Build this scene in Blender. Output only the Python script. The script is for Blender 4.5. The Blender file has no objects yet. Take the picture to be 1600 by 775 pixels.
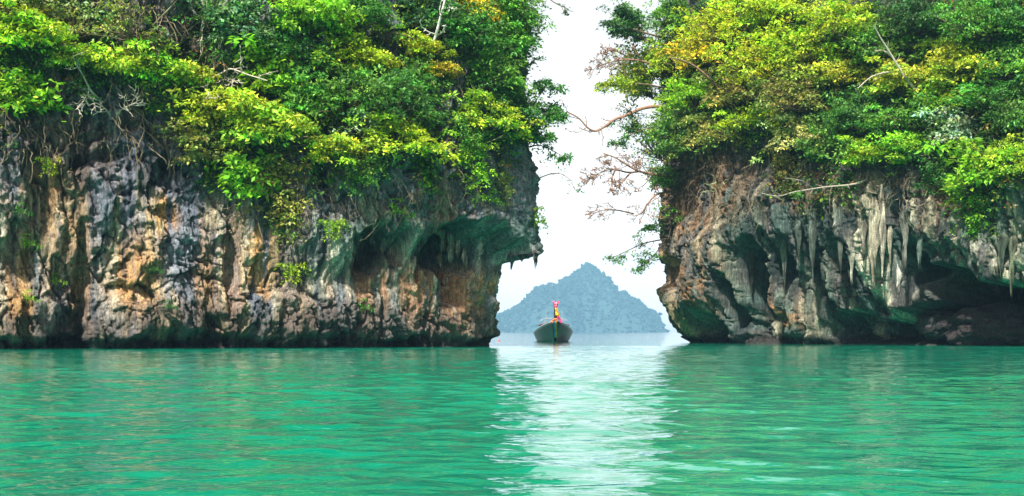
import bpy, math, random
import numpy as np
from mathutils import Vector, Matrix
from mathutils.bvhtree import BVHTree

R = math.radians
rng = np.random.default_rng(7)
random.seed(7)
sc = bpy.context.scene
COL = sc.collection

# ------------------------------------------------------------------ camera, sky, sun, exposure
F, PX0, PY0, CH = 2222.0, 800.0, 519.0, 0.6          # focal length in photo pixels, vanishing point, eye height
cam = bpy.data.objects.new('camera', bpy.data.cameras.new('camera'))
COL.objects.link(cam)
cam.location = (0, 0, CH)
cam.rotation_euler = (R(90), 0, 0)
cam.data.sensor_width = 36.0
cam.data.lens = 36.0 * F / 1600.0
cam.data.shift_y = (PY0 - 387.5) / 1600.0
cam.data.clip_start = 0.05
cam.data.clip_end = 20000
sc.camera = cam

SUN_EL, SUN_AZ = R(47), R(-160)                      # azimuth from +Y (view direction), clockwise
sun_dir = Vector((math.sin(SUN_AZ) * math.cos(SUN_EL), math.cos(SUN_AZ) * math.cos(SUN_EL), math.sin(SUN_EL)))
world = bpy.data.worlds.new('World')
sc.world = world
world.use_nodes = True
wn = world.node_tree
bg = wn.nodes['Background']
sky = wn.nodes.new('ShaderNodeTexSky')
sky.sky_type = 'NISHITA'
sky.sun_disc = False
sky.sun_elevation = SUN_EL
sky.sun_rotation = SUN_AZ
sky.air_density = 1.9
sky.dust_density = 0.8
sky.ozone_density = 1.0
hs = wn.nodes.new('ShaderNodeHueSaturation')
hs.inputs['Saturation'].default_value = 0.09
hs.inputs['Value'].default_value = 1.0
wn.links.new(sky.outputs[0], hs.inputs['Color'])
wn.links.new(hs.outputs[0], bg.inputs['Color'])
bg.inputs['Strength'].default_value = 0.067

sl = bpy.data.lights.new('sun', 'SUN')
sl.energy = 4.0
sl.angle = R(2.5)
sl.color = (1.0, 0.96, 0.89)
sun = bpy.data.objects.new('sun', sl)
COL.objects.link(sun)
sun.rotation_euler = sun_dir.to_track_quat('Z', 'Y').to_euler()
sun.location = (-40, -40, 80)

sc.view_settings.view_transform = 'Standard'
sc.view_settings.look = 'None'
sc.view_settings.exposure = 1.52
sc.view_settings.gamma = 1.0
sc.view_settings.use_curve_mapping = False
cy = sc.cycles
cy.max_bounces = 6
cy.diffuse_bounces = 3
cy.glossy_bounces = 2
cy.transmission_bounces = 2
cy.transparent_max_bounces = 4
cy.volume_bounces = 0
cy.caustics_reflective = False
cy.caustics_refractive = False
cy.use_denoising = True

# ------------------------------------------------------------------ numeric helpers
def sstep(a, b, x):
    t = np.clip((x - a) / (b - a), 0, 1)
    return t * t * (3 - 2 * t)

def _hash(i, j, k, seed):
    h = (i * 374761393 + j * 668265263 + k * 2147483647 + seed * 1274126177) & 0xFFFFFFFF
    h = ((h ^ (h >> 13)) * 1274126177) & 0xFFFFFFFF
    h = ((h ^ (h >> 16)) * 2246822519) & 0xFFFFFFFF
    return ((h ^ (h >> 15)) & 0xFFFFFF) / float(0xFFFFFF)

def vnoise(x, y, z=0.0, seed=0):
    """value noise, about -1..1"""
    x, y, z = np.broadcast_arrays(np.asarray(x, float), np.asarray(y, float), np.asarray(z, float))
    xi, yi, zi = np.floor(x).astype(np.int64), np.floor(y).astype(np.int64), np.floor(z).astype(np.int64)
    fx, fy, fz = x - xi, y - yi, z - zi
    fx, fy, fz = [f * f * f * (f * (f * 6 - 15) + 10) for f in (fx, fy, fz)]
    out = 0
    flat = not np.any(z)
    for dz in ((0,) if flat else (0, 1)):
        wz = 1 if flat else (fz if dz else 1 - fz)
        for dy in (0, 1):
            wy = fy if dy else 1 - fy
            for dx in (0, 1):
                wx = fx if dx else 1 - fx
                out = out + wx * wy * wz * _hash(xi + dx, yi + dy, zi + dz, seed)
    return out * 2 - 1

def fbm(x, y, z=0.0, seed=0, octv=4, gain=0.5):
    s, a, t = 0, 1.0, 0
    for o in range(octv):
        s = s + a * vnoise(np.asarray(x) * 2 ** o, np.asarray(y) * 2 ** o, np.asarray(z) * 2 ** o, seed + 17 * o)
        t += a
        a *= gain
    return s / t * 1.5

def ridged(x, y, seed=0, octv=3):
    s, a, t = 0, 1.0, 0
    for o in range(octv):
        s = s + a * (1 - np.abs(vnoise(x * 2 ** o, y * 2 ** o, 0, seed + 31 * o)) * 2.0)
        t += a
        a *= 0.5
    return s / t

def worley(x, y, seed=0):
    """F1, F2 and a random id of the nearest cell (2D)"""
    xi, yi = np.floor(x).astype(np.int64), np.floor(y).astype(np.int64)
    f1 = np.full(x.shape, 9.0); f2 = np.full(x.shape, 9.0)
    cid = np.zeros(x.shape); dxm = np.zeros(x.shape); dym = np.zeros(x.shape)
    for j in (-1, 0, 1):
        for i in (-1, 0, 1):
            px = xi + i + _hash(xi + i, yi + j, 0, seed)
            py = yi + j + _hash(xi + i, yi + j, 1, seed)
            d = np.hypot(px - x, py - y)
            near = d < f1
            f2 = np.where(near, f1, np.minimum(f2, d))
            cid = np.where(near, _hash(xi + i, yi + j, 2, seed), cid)
            dxm = np.where(near, x - px, dxm); dym = np.where(near, y - py, dym)
            f1 = np.where(near, d, f1)
    return f1, f2, cid, dxm, dym

def pxy(P):
    return PX0 + F * P[..., 0] / P[..., 1], PY0 - F * (P[..., 2] - CH) / P[..., 1]

def at(px, py, Y):
    return np.array([(px - PX0) * Y / F, Y, CH + (PY0 - py) * Y / F])

def ell(px, py, cx, cy_, rx, ry, soft=0.35, rot=0.0):
    """soft filled ellipse mask in photo pixels: 1 inside"""
    c, s = math.cos(rot), math.sin(rot)
    dx, dy = px - cx, py - cy_
    u, v = (dx * c + dy * s) / rx, (-dx * s + dy * c) / ry
    return sstep(1 + soft, 1 - soft, np.hypot(u, v))

# ------------------------------------------------------------------ mesh helpers
def mk_mesh(name, V, Q, C=None, smooth=False, mat=None):
    V = np.ascontiguousarray(V, np.float32); Q = np.ascontiguousarray(Q, np.int32)
    me = bpy.data.meshes.new(name)
    k = Q.shape[1]
    me.vertices.add(len(V)); me.vertices.foreach_set('co', V.ravel())
    me.loops.add(Q.size); me.loops.foreach_set('vertex_index', Q.ravel())
    me.polygons.add(len(Q)); me.polygons.foreach_set('loop_start', np.arange(0, Q.size, k, dtype=np.int32))
    me.update(calc_edges=True)
    if smooth:
        me.polygons.foreach_set('use_smooth', np.ones(len(Q), bool))
    if C is not None:
        a = me.color_attributes.new('tint', 'FLOAT_COLOR', 'POINT')
        C4 = np.ones((len(V), 4), np.float32); C4[:, :3] = C
        a.data.foreach_set('color', C4.ravel())
    if mat:
        me.materials.append(mat)
    me.validate()
    return me

def link(name, me, parent=None):
    o = bpy.data.objects.new(name, me)
    COL.objects.link(o)
    if parent is not None:
        o.parent = parent
    return o

def tag(o, label=None, cat=None, group=None, kind=None):
    if label: o['label'] = label
    if cat: o['category'] = cat
    if group: o['group'] = group
    if kind: o['kind'] = kind
    return o

def empty(name, loc=(0, 0, 0)):
    o = bpy.data.objects.new(name, None)
    o.empty_display_size = 0.2
    o.location = loc
    COL.objects.link(o)
    return o

class MB:
    """collects quads of tubes, boxes and sheets"""
    def __init__(self):
        self.V, self.Q, self.n = [], [], 0
    def add(self, V, Q):
        self.V.append(np.asarray(V, float)); self.Q.append(np.asarray(Q, np.int64) + self.n); self.n += len(V)
    def tube(self, pts, rad, k=6, cap=True):
        pts = np.asarray(pts, float); m = len(pts)
        rad = np.broadcast_to(np.asarray(rad, float), (m,))
        T = np.gradient(pts, axis=0); T /= np.linalg.norm(T, axis=1)[:, None] + 1e-9
        up = np.array([0.13, 0.31, 0.94]) if abs(T[0, 2]) < 0.9 else np.array([1.0, 0.1, 0.05])
        A = np.cross(T, up); A /= np.linalg.norm(A, axis=1)[:, None] + 1e-9
        B = np.cross(T, A)
        th = np.linspace(0, 2 * np.pi, k, endpoint=False)
        V = pts[:, None] + rad[:, None, None] * (np.cos(th)[None, :, None] * A[:, None] + np.sin(th)[None, :, None] * B[:, None])
        V = V.reshape(-1, 3)
        i = np.arange(m - 1)[:, None] * k; j = np.arange(k)[None]; j2 = (j + 1) % k
        Q = np.stack([i + j, i + j2, i + k + j2, i + k + j], -1).reshape(-1, 4)
        self.add(V, Q)
    def grid(self, G, close=False):
        a, b = G.shape[:2]
        i = np.arange(a - 1)[:, None] * b; j = np.arange(b if close else b - 1)[None]; j2 = (j + 1) % b
        self.add(G.reshape(-1, 3), np.stack([i + j, i + j2, i + b + j2, i + b + j], -1).reshape(-1, 4))
    def box(self, c, s, rot=None):
        v = np.array([[x, y, z] for x in (-.5, .5) for y in (-.5, .5) for z in (-.5, .5)]) * np.asarray(s)
        if rot is not None: v = v @ np.array(rot.to_matrix()).T
        self.add(v + np.asarray(c), [[0, 1, 3, 2], [4, 6, 7, 5], [0, 4, 5, 1], [2, 3, 7, 6], [0, 2, 6, 4], [1, 5, 7, 3]])
    def mesh(self, name, mat, smooth=True):
        return mk_mesh(name, np.concatenate(self.V), np.concatenate(self.Q), None, smooth, mat)

# ------------------------------------------------------------------ materials
def new_mat(name):
    m = bpy.data.materials.new(name); m.use_nodes = True
    nt = m.node_tree
    return m, nt, nt.nodes['Principled BSDF'], nt.nodes['Material Output']

def N(nt, t, **kw):
    n = nt.nodes.new(t)
    for k, v in kw.items():
        if k in n.inputs.keys() if isinstance(k, str) else False: n.inputs[k].default_value = v
        else: setattr(n, k, v)
    return n

def rock_mat():
    m, nt, b, out = new_mat('limestone')
    L = nt.links.new
    at_ = N(nt, 'ShaderNodeVertexColor'); at_.layer_name = 'tint'
    tc = N(nt, 'ShaderNodeTexCoord')
    mp = N(nt, 'ShaderNodeMapping'); mp.inputs['Scale'].default_value = (1, 1, 0.3)
    L(tc.outputs['Object'], mp.inputs['Vector'])
    n1 = N(nt, 'ShaderNodeTexNoise'); n1.inputs['Scale'].default_value = 5.0; n1.inputs['Detail'].default_value = 8; n1.inputs['Roughness'].default_value = 0.72
    L(mp.outputs[0], n1.inputs['Vector'])
    n2 = N(nt, 'ShaderNodeTexNoise'); n2.inputs['Scale'].default_value = 2.2; n2.inputs['Detail'].default_value = 9; n2.inputs['Roughness'].default_value = 0.7
    L(tc.outputs['Object'], n2.inputs['Vector'])
    r1 = N(nt, 'ShaderNodeMapRange'); r1.inputs[1].default_value = 0.28; r1.inputs[2].default_value = 0.72; r1.inputs[3].default_value = 0.40; r1.inputs[4].default_value = 1.65
    L(n1.outputs[0], r1.inputs[0])
    r2 = N(nt, 'ShaderNodeMapRange'); r2.inputs[1].default_value = 0.3; r2.inputs[2].default_value = 0.7; r2.inputs[3].default_value = 0.6; r2.inputs[4].default_value = 1.4
    L(n2.outputs[0], r2.inputs[0])
    mp2 = N(nt, 'ShaderNodeMapping'); mp2.inputs['Scale'].default_value = (1, 1, .16)
    L(tc.outputs['Object'], mp2.inputs['Vector'])
    n4 = N(nt, 'ShaderNodeTexNoise'); n4.inputs['Scale'].default_value = 13.0; n4.inputs['Detail'].default_value = 5; n4.inputs['Roughness'].default_value = 0.6
    L(mp2.outputs[0], n4.inputs['Vector'])
    r4 = N(nt, 'ShaderNodeMapRange'); r4.inputs[1].default_value = 0.32; r4.inputs[2].default_value = 0.68; r4.inputs[3].default_value = 0.45; r4.inputs[4].default_value = 1.5
    L(n4.outputs[0], r4.inputs[0])
    n5 = N(nt, 'ShaderNodeTexNoise'); n5.inputs['Scale'].default_value = 26.0; n5.inputs['Detail'].default_value = 3
    L(tc.outputs['Object'], n5.inputs['Vector'])
    r5 = N(nt, 'ShaderNodeMapRange'); r5.inputs[1].default_value = 0.35; r5.inputs[2].default_value = 0.65; r5.inputs[3].default_value = 0.6; r5.inputs[4].default_value = 1.4
    L(n5.outputs[0], r5.inputs[0])
    m45 = N(nt, 'ShaderNodeMath', operation='MULTIPLY'); L(r4.outputs[0], m45.inputs[0]); L(r5.outputs[0], m45.inputs[1])
    mu0 = N(nt, 'ShaderNodeMath', operation='MULTIPLY'); L(r1.outputs[0], mu0.inputs[0]); L(r2.outputs[0], mu0.inputs[1])
    mu = N(nt, 'ShaderNodeMath', operation='MULTIPLY'); L(mu0.outputs[0], mu.inputs[0]); L(m45.outputs[0], mu.inputs[1])
    vm = N(nt, 'ShaderNodeVectorMath', operation='SCALE'); L(at_.outputs[0], vm.inputs[0]); L(mu.outputs[0], vm.inputs['Scale'])
    L(vm.outputs[0], b.inputs['Base Color'])
    b.inputs['Roughness'].default_value = 0.85
    b.inputs['Specular IOR Level'].default_value = 0.3
    n3 = N(nt, 'ShaderNodeTexNoise'); n3.inputs['Scale'].default_value = 12.0; n3.inputs['Detail'].default_value = 10; n3.inputs['Roughness'].default_value = 0.75
    L(mp.outputs[0], n3.inputs['Vector'])
    bp = N(nt, 'ShaderNodeBump'); bp.inputs['Strength'].default_value = 1.0; bp.inputs['Distance'].default_value = 0.16
    L(n3.outputs[0], bp.inputs['Height'])
    L(bp.outputs[0], b.inputs['Normal'])
    return m

def leaf_mat():
    m, nt, b, out = new_mat('leaf')
    L = nt.links.new
    at_ = N(nt, 'ShaderNodeVertexColor'); at_.layer_name = 'tint'
    oi = N(nt, 'ShaderNodeObjectInfo')
    vm = N(nt, 'ShaderNodeVectorMath', operation='MULTIPLY'); L(at_.outputs[0], vm.inputs[0]); L(oi.outputs['Color'], vm.inputs[1])
    L(vm.outputs[0], b.inputs['Base Color'])
    b.inputs['Roughness'].default_value = 0.55
    b.inputs['Specular IOR Level'].default_value = 0.25
    tr = N(nt, 'ShaderNodeBsdfTranslucent')
    v2 = N(nt, 'ShaderNodeVectorMath', operation='MULTIPLY'); v2.inputs[1].default_value = (1.15, 1.2, 0.6)
    L(vm.outputs[0], v2.inputs[0]); L(v2.outputs[0], tr.inputs['Color'])
    mx = N(nt, 'ShaderNodeMixShader'); mx.inputs[0].default_value = 0.38
    L(b.outputs[0], mx.inputs[1]); L(tr.outputs[0], mx.inputs[2]); L(mx.outputs[0], out.inputs['Surface'])
    return m

def bark_mat(name, col, var=0.5, scale=14):
    m, nt, b, out = new_mat(name)
    L = nt.links.new
    tc = N(nt, 'ShaderNodeTexCoord')
    n1 = N(nt, 'ShaderNodeTexNoise'); n1.inputs['Scale'].default_value = scale; n1.inputs['Detail'].default_value = 5
    L(tc.outputs['Object'], n1.inputs['Vector'])
    r1 = N(nt, 'ShaderNodeMapRange'); r1.inputs[1].default_value = 0.3; r1.inputs[2].default_value = 0.7; r1.inputs[3].default_value = 1 - var; r1.inputs[4].default_value = 1 + var
    L(n1.outputs[0], r1.inputs[0])
    vm = N(nt, 'ShaderNodeVectorMath', operation='SCALE'); vm.inputs[0].default_value = col; L(r1.outputs[0], vm.inputs['Scale'])
    L(vm.outputs[0], b.inputs['Base Color'])
    b.inputs['Roughness'].default_value = 0.85
    b.inputs['Specular IOR Level'].default_value = 0.2
    return m

def paint_mat(name, col, rough=0.5, var=0.25, scale=6):
    m = bark_mat(name, col, var, scale)
    b = m.node_tree.nodes['Principled BSDF']
    b.inputs['Roughness'].default_value = rough
    b.inputs['Specular IOR Level'].default_value = 0.4
    return m

def water_mat():
    m, nt, b, out = new_mat('sea_water')
    L = nt.links.new
    tc = N(nt, 'ShaderNodeTexCoord')
    nz = N(nt, 'ShaderNodeTexNoise'); nz.inputs['Scale'].default_value = 0.12; nz.inputs['Detail'].default_value = 3
    L(tc.outputs['Object'], nz.inputs['Vector'])
    cr = N(nt, 'ShaderNodeValToRGB')
    cr.color_ramp.elements[0].position = 0.35; cr.color_ramp.elements[0].color = (0.000, 0.160, 0.094, 1)
    cr.color_ramp.elements[1].position = 0.65; cr.color_ramp.elements[1].color = (0.000, 0.235, 0.140, 1)
    L(nz.outputs[0], cr.inputs[0])
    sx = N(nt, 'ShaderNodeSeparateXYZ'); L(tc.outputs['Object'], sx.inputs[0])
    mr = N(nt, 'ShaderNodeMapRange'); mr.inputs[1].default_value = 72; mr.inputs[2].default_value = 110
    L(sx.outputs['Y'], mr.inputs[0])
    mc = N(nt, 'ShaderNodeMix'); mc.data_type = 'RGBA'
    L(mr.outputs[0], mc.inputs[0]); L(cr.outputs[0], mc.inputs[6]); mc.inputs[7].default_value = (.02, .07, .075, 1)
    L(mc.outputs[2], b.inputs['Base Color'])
    b.inputs['Roughness'].default_value = 0.03
    b.inputs['IOR'].default_value = 1.62
    mp = N(nt, 'ShaderNodeMapping'); mp.inputs['Scale'].default_value = (1.0, 1.5, 1.0); mp.inputs['Rotation'].default_value = (0, 0, 0.25)
    L(tc.outputs['Object'], mp.inputs['Vector'])
    n1 = N(nt, 'ShaderNodeTexNoise'); n1.inputs['Scale'].default_value = 3.4; n1.inputs['Detail'].default_value = 3; n1.inputs['Roughness'].default_value = 0.45
    n2 = N(nt, 'ShaderNodeTexNoise'); n2.inputs['Scale'].default_value = 0.7; n2.inputs['Detail'].default_value = 2
    L(mp.outputs[0], n1.inputs['Vector']); L(mp.outputs[0], n2.inputs['Vector'])
    b1 = N(nt, 'ShaderNodeBump'); b1.inputs['Strength'].default_value = 1.0; b1.inputs['Distance'].default_value = 0.015
    b2 = N(nt, 'ShaderNodeBump'); b2.inputs['Strength'].default_value = 1.0; b2.inputs['Distance'].default_value = 0.022
    L(n2.outputs[0], b2.inputs['Height']); L(n1.outputs[0], b1.inputs['Height'])
    L(b2.outputs[0], b1.inputs['Normal']); L(b1.outputs[0], b.inputs['Normal'])
    return m

ROCK, LEAF, WATER = rock_mat(), leaf_mat(), water_mat()
BARK = bark_mat('bark_brown', (0.12, 0.085, 0.055))
PALE = bark_mat('bark_pale', (0.42, 0.36, 0.29), 0.35)
RUST = bark_mat('bark_reddish', (0.24, 0.14, 0.09), 0.35)
VINE = bark_mat('dry_vine', (0.21, 0.16, 0.10), 0.6, 4)

# ------------------------------------------------------------------ water: one sheet, finer towards the viewer
def build_water():
    r = [1.2]
    while r[-1] < 2650: r.append(r[-1] * (1.02 if r[-1] < 4 else 1.0032 if r[-1] < 62 else 1.012 if r[-1] < 200 else 1.03))
    r = np.array(r)
    a_f = np.linspace(R(-26), R(26), 760)
    a_o = np.linspace(R(26), R(334), 90)[1:-1]
    a = np.concatenate([a_f, a_o]); na = len(a)
    X = r[:, None] * np.sin(a)[None]; Y = r[:, None] * np.cos(a)[None]
    dr = np.gradient(r)[:, None]
    dt = np.gradient(a); dt[:] = np.where(np.arange(na) < 760, R(52) / 760, R(308) / 90)
    Z = np.zeros_like(X)
    g = np.random.default_rng(3)
    vis = slice(0, 760)
    for i in range(72):
        lam = 0.10 * (11.0 ** (i / 71.0))
        th = R(97) + g.normal(0, R(36))
        k = 2 * np.pi / lam
        amp = 0.0029 * lam ** 0.95 * (0.6 + 0.8 * g.random())
        ph = g.random() * 6.28
        w = sstep(0.5, 0.22, dr / lam)
        hi = int(np.searchsorted(r, r[np.argmax(w[:, 0] <= 0)])) if (w[:, 0] <= 0).any() else len(r)
        x, y = X[:hi], Y[:hi]
        # phases wander so the pattern never repeats
        wob = 1.6 * np.sin(0.33 * x / lam ** .5 + i) + 1.3 * np.sin(0.21 * y / lam ** .5 + 2 * i + .2 * x)
        env = 0.55 + 0.45 * np.sin(.23 * x / lam ** .5 + 3 * i + .5 * np.sin(.3 * y / lam ** .5 + i))
        Z[:hi] += amp * w[:hi] * env * np.sin(k * (x * math.cos(th) + y * math.sin(th)) + ph + wob)
    Z *= 0.8 + 0.4 * vnoise(X * 0.25, Y * 0.12, 0, 5)
    V = np.stack([X, Y, Z], -1).reshape(-1, 3)
    nr = len(r)
    i = np.arange(nr - 1)[:, None] * na; j = np.arange(na)[None]; j2 = (j + 1) % na
    Q = np.stack([i + j, i + na + j, i + na + j2, i + j2], -1).reshape(-1, 4)
    V = np.vstack([V, [[0, 0, 0]]])
    me = mk_mesh('water', V, Q, None, True, WATER)
    o = link('water', me)
    tag(o, 'emerald green rippled lagoon water running out to the pale open sea', kind='structure')
build_water()

# ------------------------------------------------------------------ cliffs
def plan_curve(ctrl, fine0, fine1, fine=0.042, coarse=0.3):
    P = np.array(ctrl, float)
    Pe = np.vstack([2 * P[0] - P[1], P, 2 * P[-1] - P[-2]])
    pts = []
    for i in range(1, len(Pe) - 2):
        t = np.linspace(0, 1, 400, endpoint=False)[:, None]
        a, b, c, d = Pe[i - 1], Pe[i], Pe[i + 1], Pe[i + 2]
        pts.append(0.5 * ((2 * b) + (-a + c) * t + (2 * a - 5 * b + 4 * c - d) * t ** 2 + (-a + 3 * b - 3 * c + d) * t ** 3))
    pts = np.vstack(pts + [P[-1:]])
    s = np.concatenate([[0], np.cumsum(np.linalg.norm(np.diff(pts, axis=0), axis=1))])
    sf0 = s[np.argmin(np.hypot(*(pts - np.array(fine0)).T))]; sf1 = s[np.argmin(np.hypot(*(pts - np.array(fine1)).T))]
    ss = np.concatenate([np.arange(0, sf0, coarse), np.arange(sf0, sf1, fine), np.arange(sf1, s[-1], coarse)])
    p = np.stack([np.interp(ss, s, pts[:, 0]), np.interp(ss, s, pts[:, 1])], -1)
    # normals, smoothed over about a metre
    T = np.stack([np.interp(ss + .6, s, pts[:, 0]) - np.interp(ss - .6, s, pts[:, 0]), np.interp(ss + .6, s, pts[:, 1]) - np.interp(ss - .6, s, pts[:, 1])], -1)
    T /= np.linalg.norm(T, axis=1)[:, None]
    return ss, p, np.stack([T[:, 1], -T[:, 0]], -1)

def lin(c): return np.array(c, float)

def paint(C, col, m):
    m = np.clip(m, 0, 1)[..., None]
    return C * (1 - m) + lin(col) * m

def left_shape(px, py, s, z, front):
    sw = s + 0.35 * fbm(s * .4, z * .4, 3, seed=11, octv=3)
    zw = z + 0.5 * fbm(s * .5, z * .5, 9, seed=12, octv=3)
    # big forms
    D = 0.75 * fbm(s * .16, z * .14, seed=1, octv=3)
    # ledge and its undercut, stronger towards the headland
    led_amt = np.interp(px, [0, 330, 450, 600, 700, 770, 800], [0.5, 0.6, 0.75, 1.15, 1.45, 1.75, 1.85])
    led_y = np.interp(px, [0, 330, 450, 530, 570, 640, 690, 730, 755, 768, 774], [330, 350, 372, 362, 350, 352, 352, 336, 352, 374, 384]) + 5 * vnoise(s * 2.3, z * .5, 0, 21) + sstep(700, 765, px) * (9 * vnoise(s * 3.1, 0, 0, 22) + 5 * vnoise(s * 8.3, 0, 0, 23))
    led_w = np.interp(px, [0, 450, 700, 770], [120, 90, 60, 24])
    ledge = sstep(led_y + led_w, led_y, py)
    top_in = np.interp(py, [-400, 0, 100, 200, 260, 340], [-0.5, -0.5, -0.65, -0.4, -0.15, 0.0])
    D = D * np.interp(px, [600, 760], [1.0, 0.25]) + led_amt * ledge + top_in * sstep(640, 780, px)
    # foot of the wall bulges, waterline notch
    D = D + 0.55 * sstep(430, 475, py + 14 * vnoise(s * .8, 0, 0, 5)) * (ell(px, py, 505, 500, 105, 60) + 0.6 * ell(px, py, 230, 505, 90, 50) + 0.4 * ell(px, py, 60, 500, 70, 45))
    D = D - 0.5 * sstep(0.55, 0.12, z + .18 * vnoise(s * .8, 0, 0, 66)) - 0.9 * ell(px, py, 110, 528, 30, 38, .5) - 0.9 * ell(px, py, 300, 532, 38, 14, .6) - .5 * ell(px, py, 330, 520, 20, 22, .6)
    # caves under the ledge
    cx_ = px + 9 * fbm(s * 1.5, z * 1.2, 2, 31, 3); cy_ = py + 10 * fbm(s * 1.3, z * 1.1, 6, 32, 3)
    cave = 3.0 * ell(cx_, cy_, 562, 396, 27, 40, .25, .25) + 2.0 * ell(cx_, cy_, 604, 388, 13, 34, .3) + 4.5 * ell(cx_, cy_, 700, 396, 33, 50, .22, -.2) + 1.2 * ell(cx_, cy_, 706, 452, 12, 26, .5) + 1.0 * ell(cx_, cy_, 652, 392, 7, 36, .5, .1)
    cave = cave * (.72 + .40 * ridged(s * 2.6, z * .22, 33, 3))
    D = D - cave * front
    # flutes that bend round the caves
    fl = sw + 0.012 * (py - 360) * np.interp(px, [500, 760], [.3, -.4])
    flute = ridged(fl * 1.5, zw * .10, 41, 3)
    flz = np.clip(ell(px, py, 620, 410, 150, 75, .35) + .6 * ell(px, py, 470, 400, 70, 70, .5) + .5 * ell(px, py, 60, 380, 70, 80, .4), 0, 1)
    D = D + flute * (0.07 + 0.34 * flz)
    # broken blocks, ribs and creases
    blk = (1 - 0.75 * flz) * np.interp(px, [700, 765], [1, .35])
    D = D + .06 * sstep(735, 770, px)
    qs = sw + .30 * fbm(s * 1.3, z * 1.1, 4, 51, 4); qz = zw + .35 * fbm(s * 1.2, z * 1.3, 8, 52, 4)
    crk = sstep(-.25, .45, fbm(s * .7, z * .7, 6, 53, 3))
    f1, f2, cid, dx, dy = worley(qs * .50 + 3, qz * .30 + 0.22 * qs, 7)
    D = D + blk * ((cid - .5) * 0.80 + 0.5 * dx * np.sin(cid * 40) + 0.6 * dy * np.cos(cid * 57) - 0.30 * crk * np.exp(-(f2 - f1) / .05))
    f1, f2, cid2, dx, dy = worley(qs * 1.35, qz * .75 + 9 - .5 * qs, 8)
    D = D + blk * ((cid2 - .5) * 0.18 + 0.28 * dx * np.sin(cid2 * 40) + .2 * dy * np.cos(cid2 * 50) - 0.06 * crk * np.exp(-(f2 - f1) / .05))
    f1, f2, cid3, dx, dy = worley(qs * 3.9, qz * 1.9 + 5, 9)
    D = D + blk * ((cid3 - .5) * .10 + .16 * dx * np.sin(cid3 * 40))
    D = D + (.5 + .5 * blk) * (.30 * ridged(qs * 1.1, qz * .22, 54, 4) - .22 * np.abs(fbm(s * 1.4, z * .8, 3, 55, 4))) + .13 * fbm(s * 4, z * 2.6, 2, 50, 5, .6)
    for q, (fx, fz, wd, am) in enumerate(((.75, .20, .035, .5), (1.3, .30, .04, .3), (.4, .7, .03, .2), (2.4, .6, .05, .10))):
        D = D - am * blk * np.exp(-(fbm(s * fx + .3 * z, z * fz - .15 * s, 7, 61 + q, 4) / wd) ** 2)
    # named clefts
    D = D - 0.9 * ell(px, py, 131 + 6 * vnoise(z * 2, 3, 0, 2), 450, 9, 95, .5) - 0.8 * ell(px, py, 363, 415, 10, 50, .6) - .8 * ell(px, py, 122, 235, 12, 45, .5) - .7 * ell(px, py, 160, 245, 40, 12, .5, -.3)
    return D, flz, flute, cid, cid2

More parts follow.
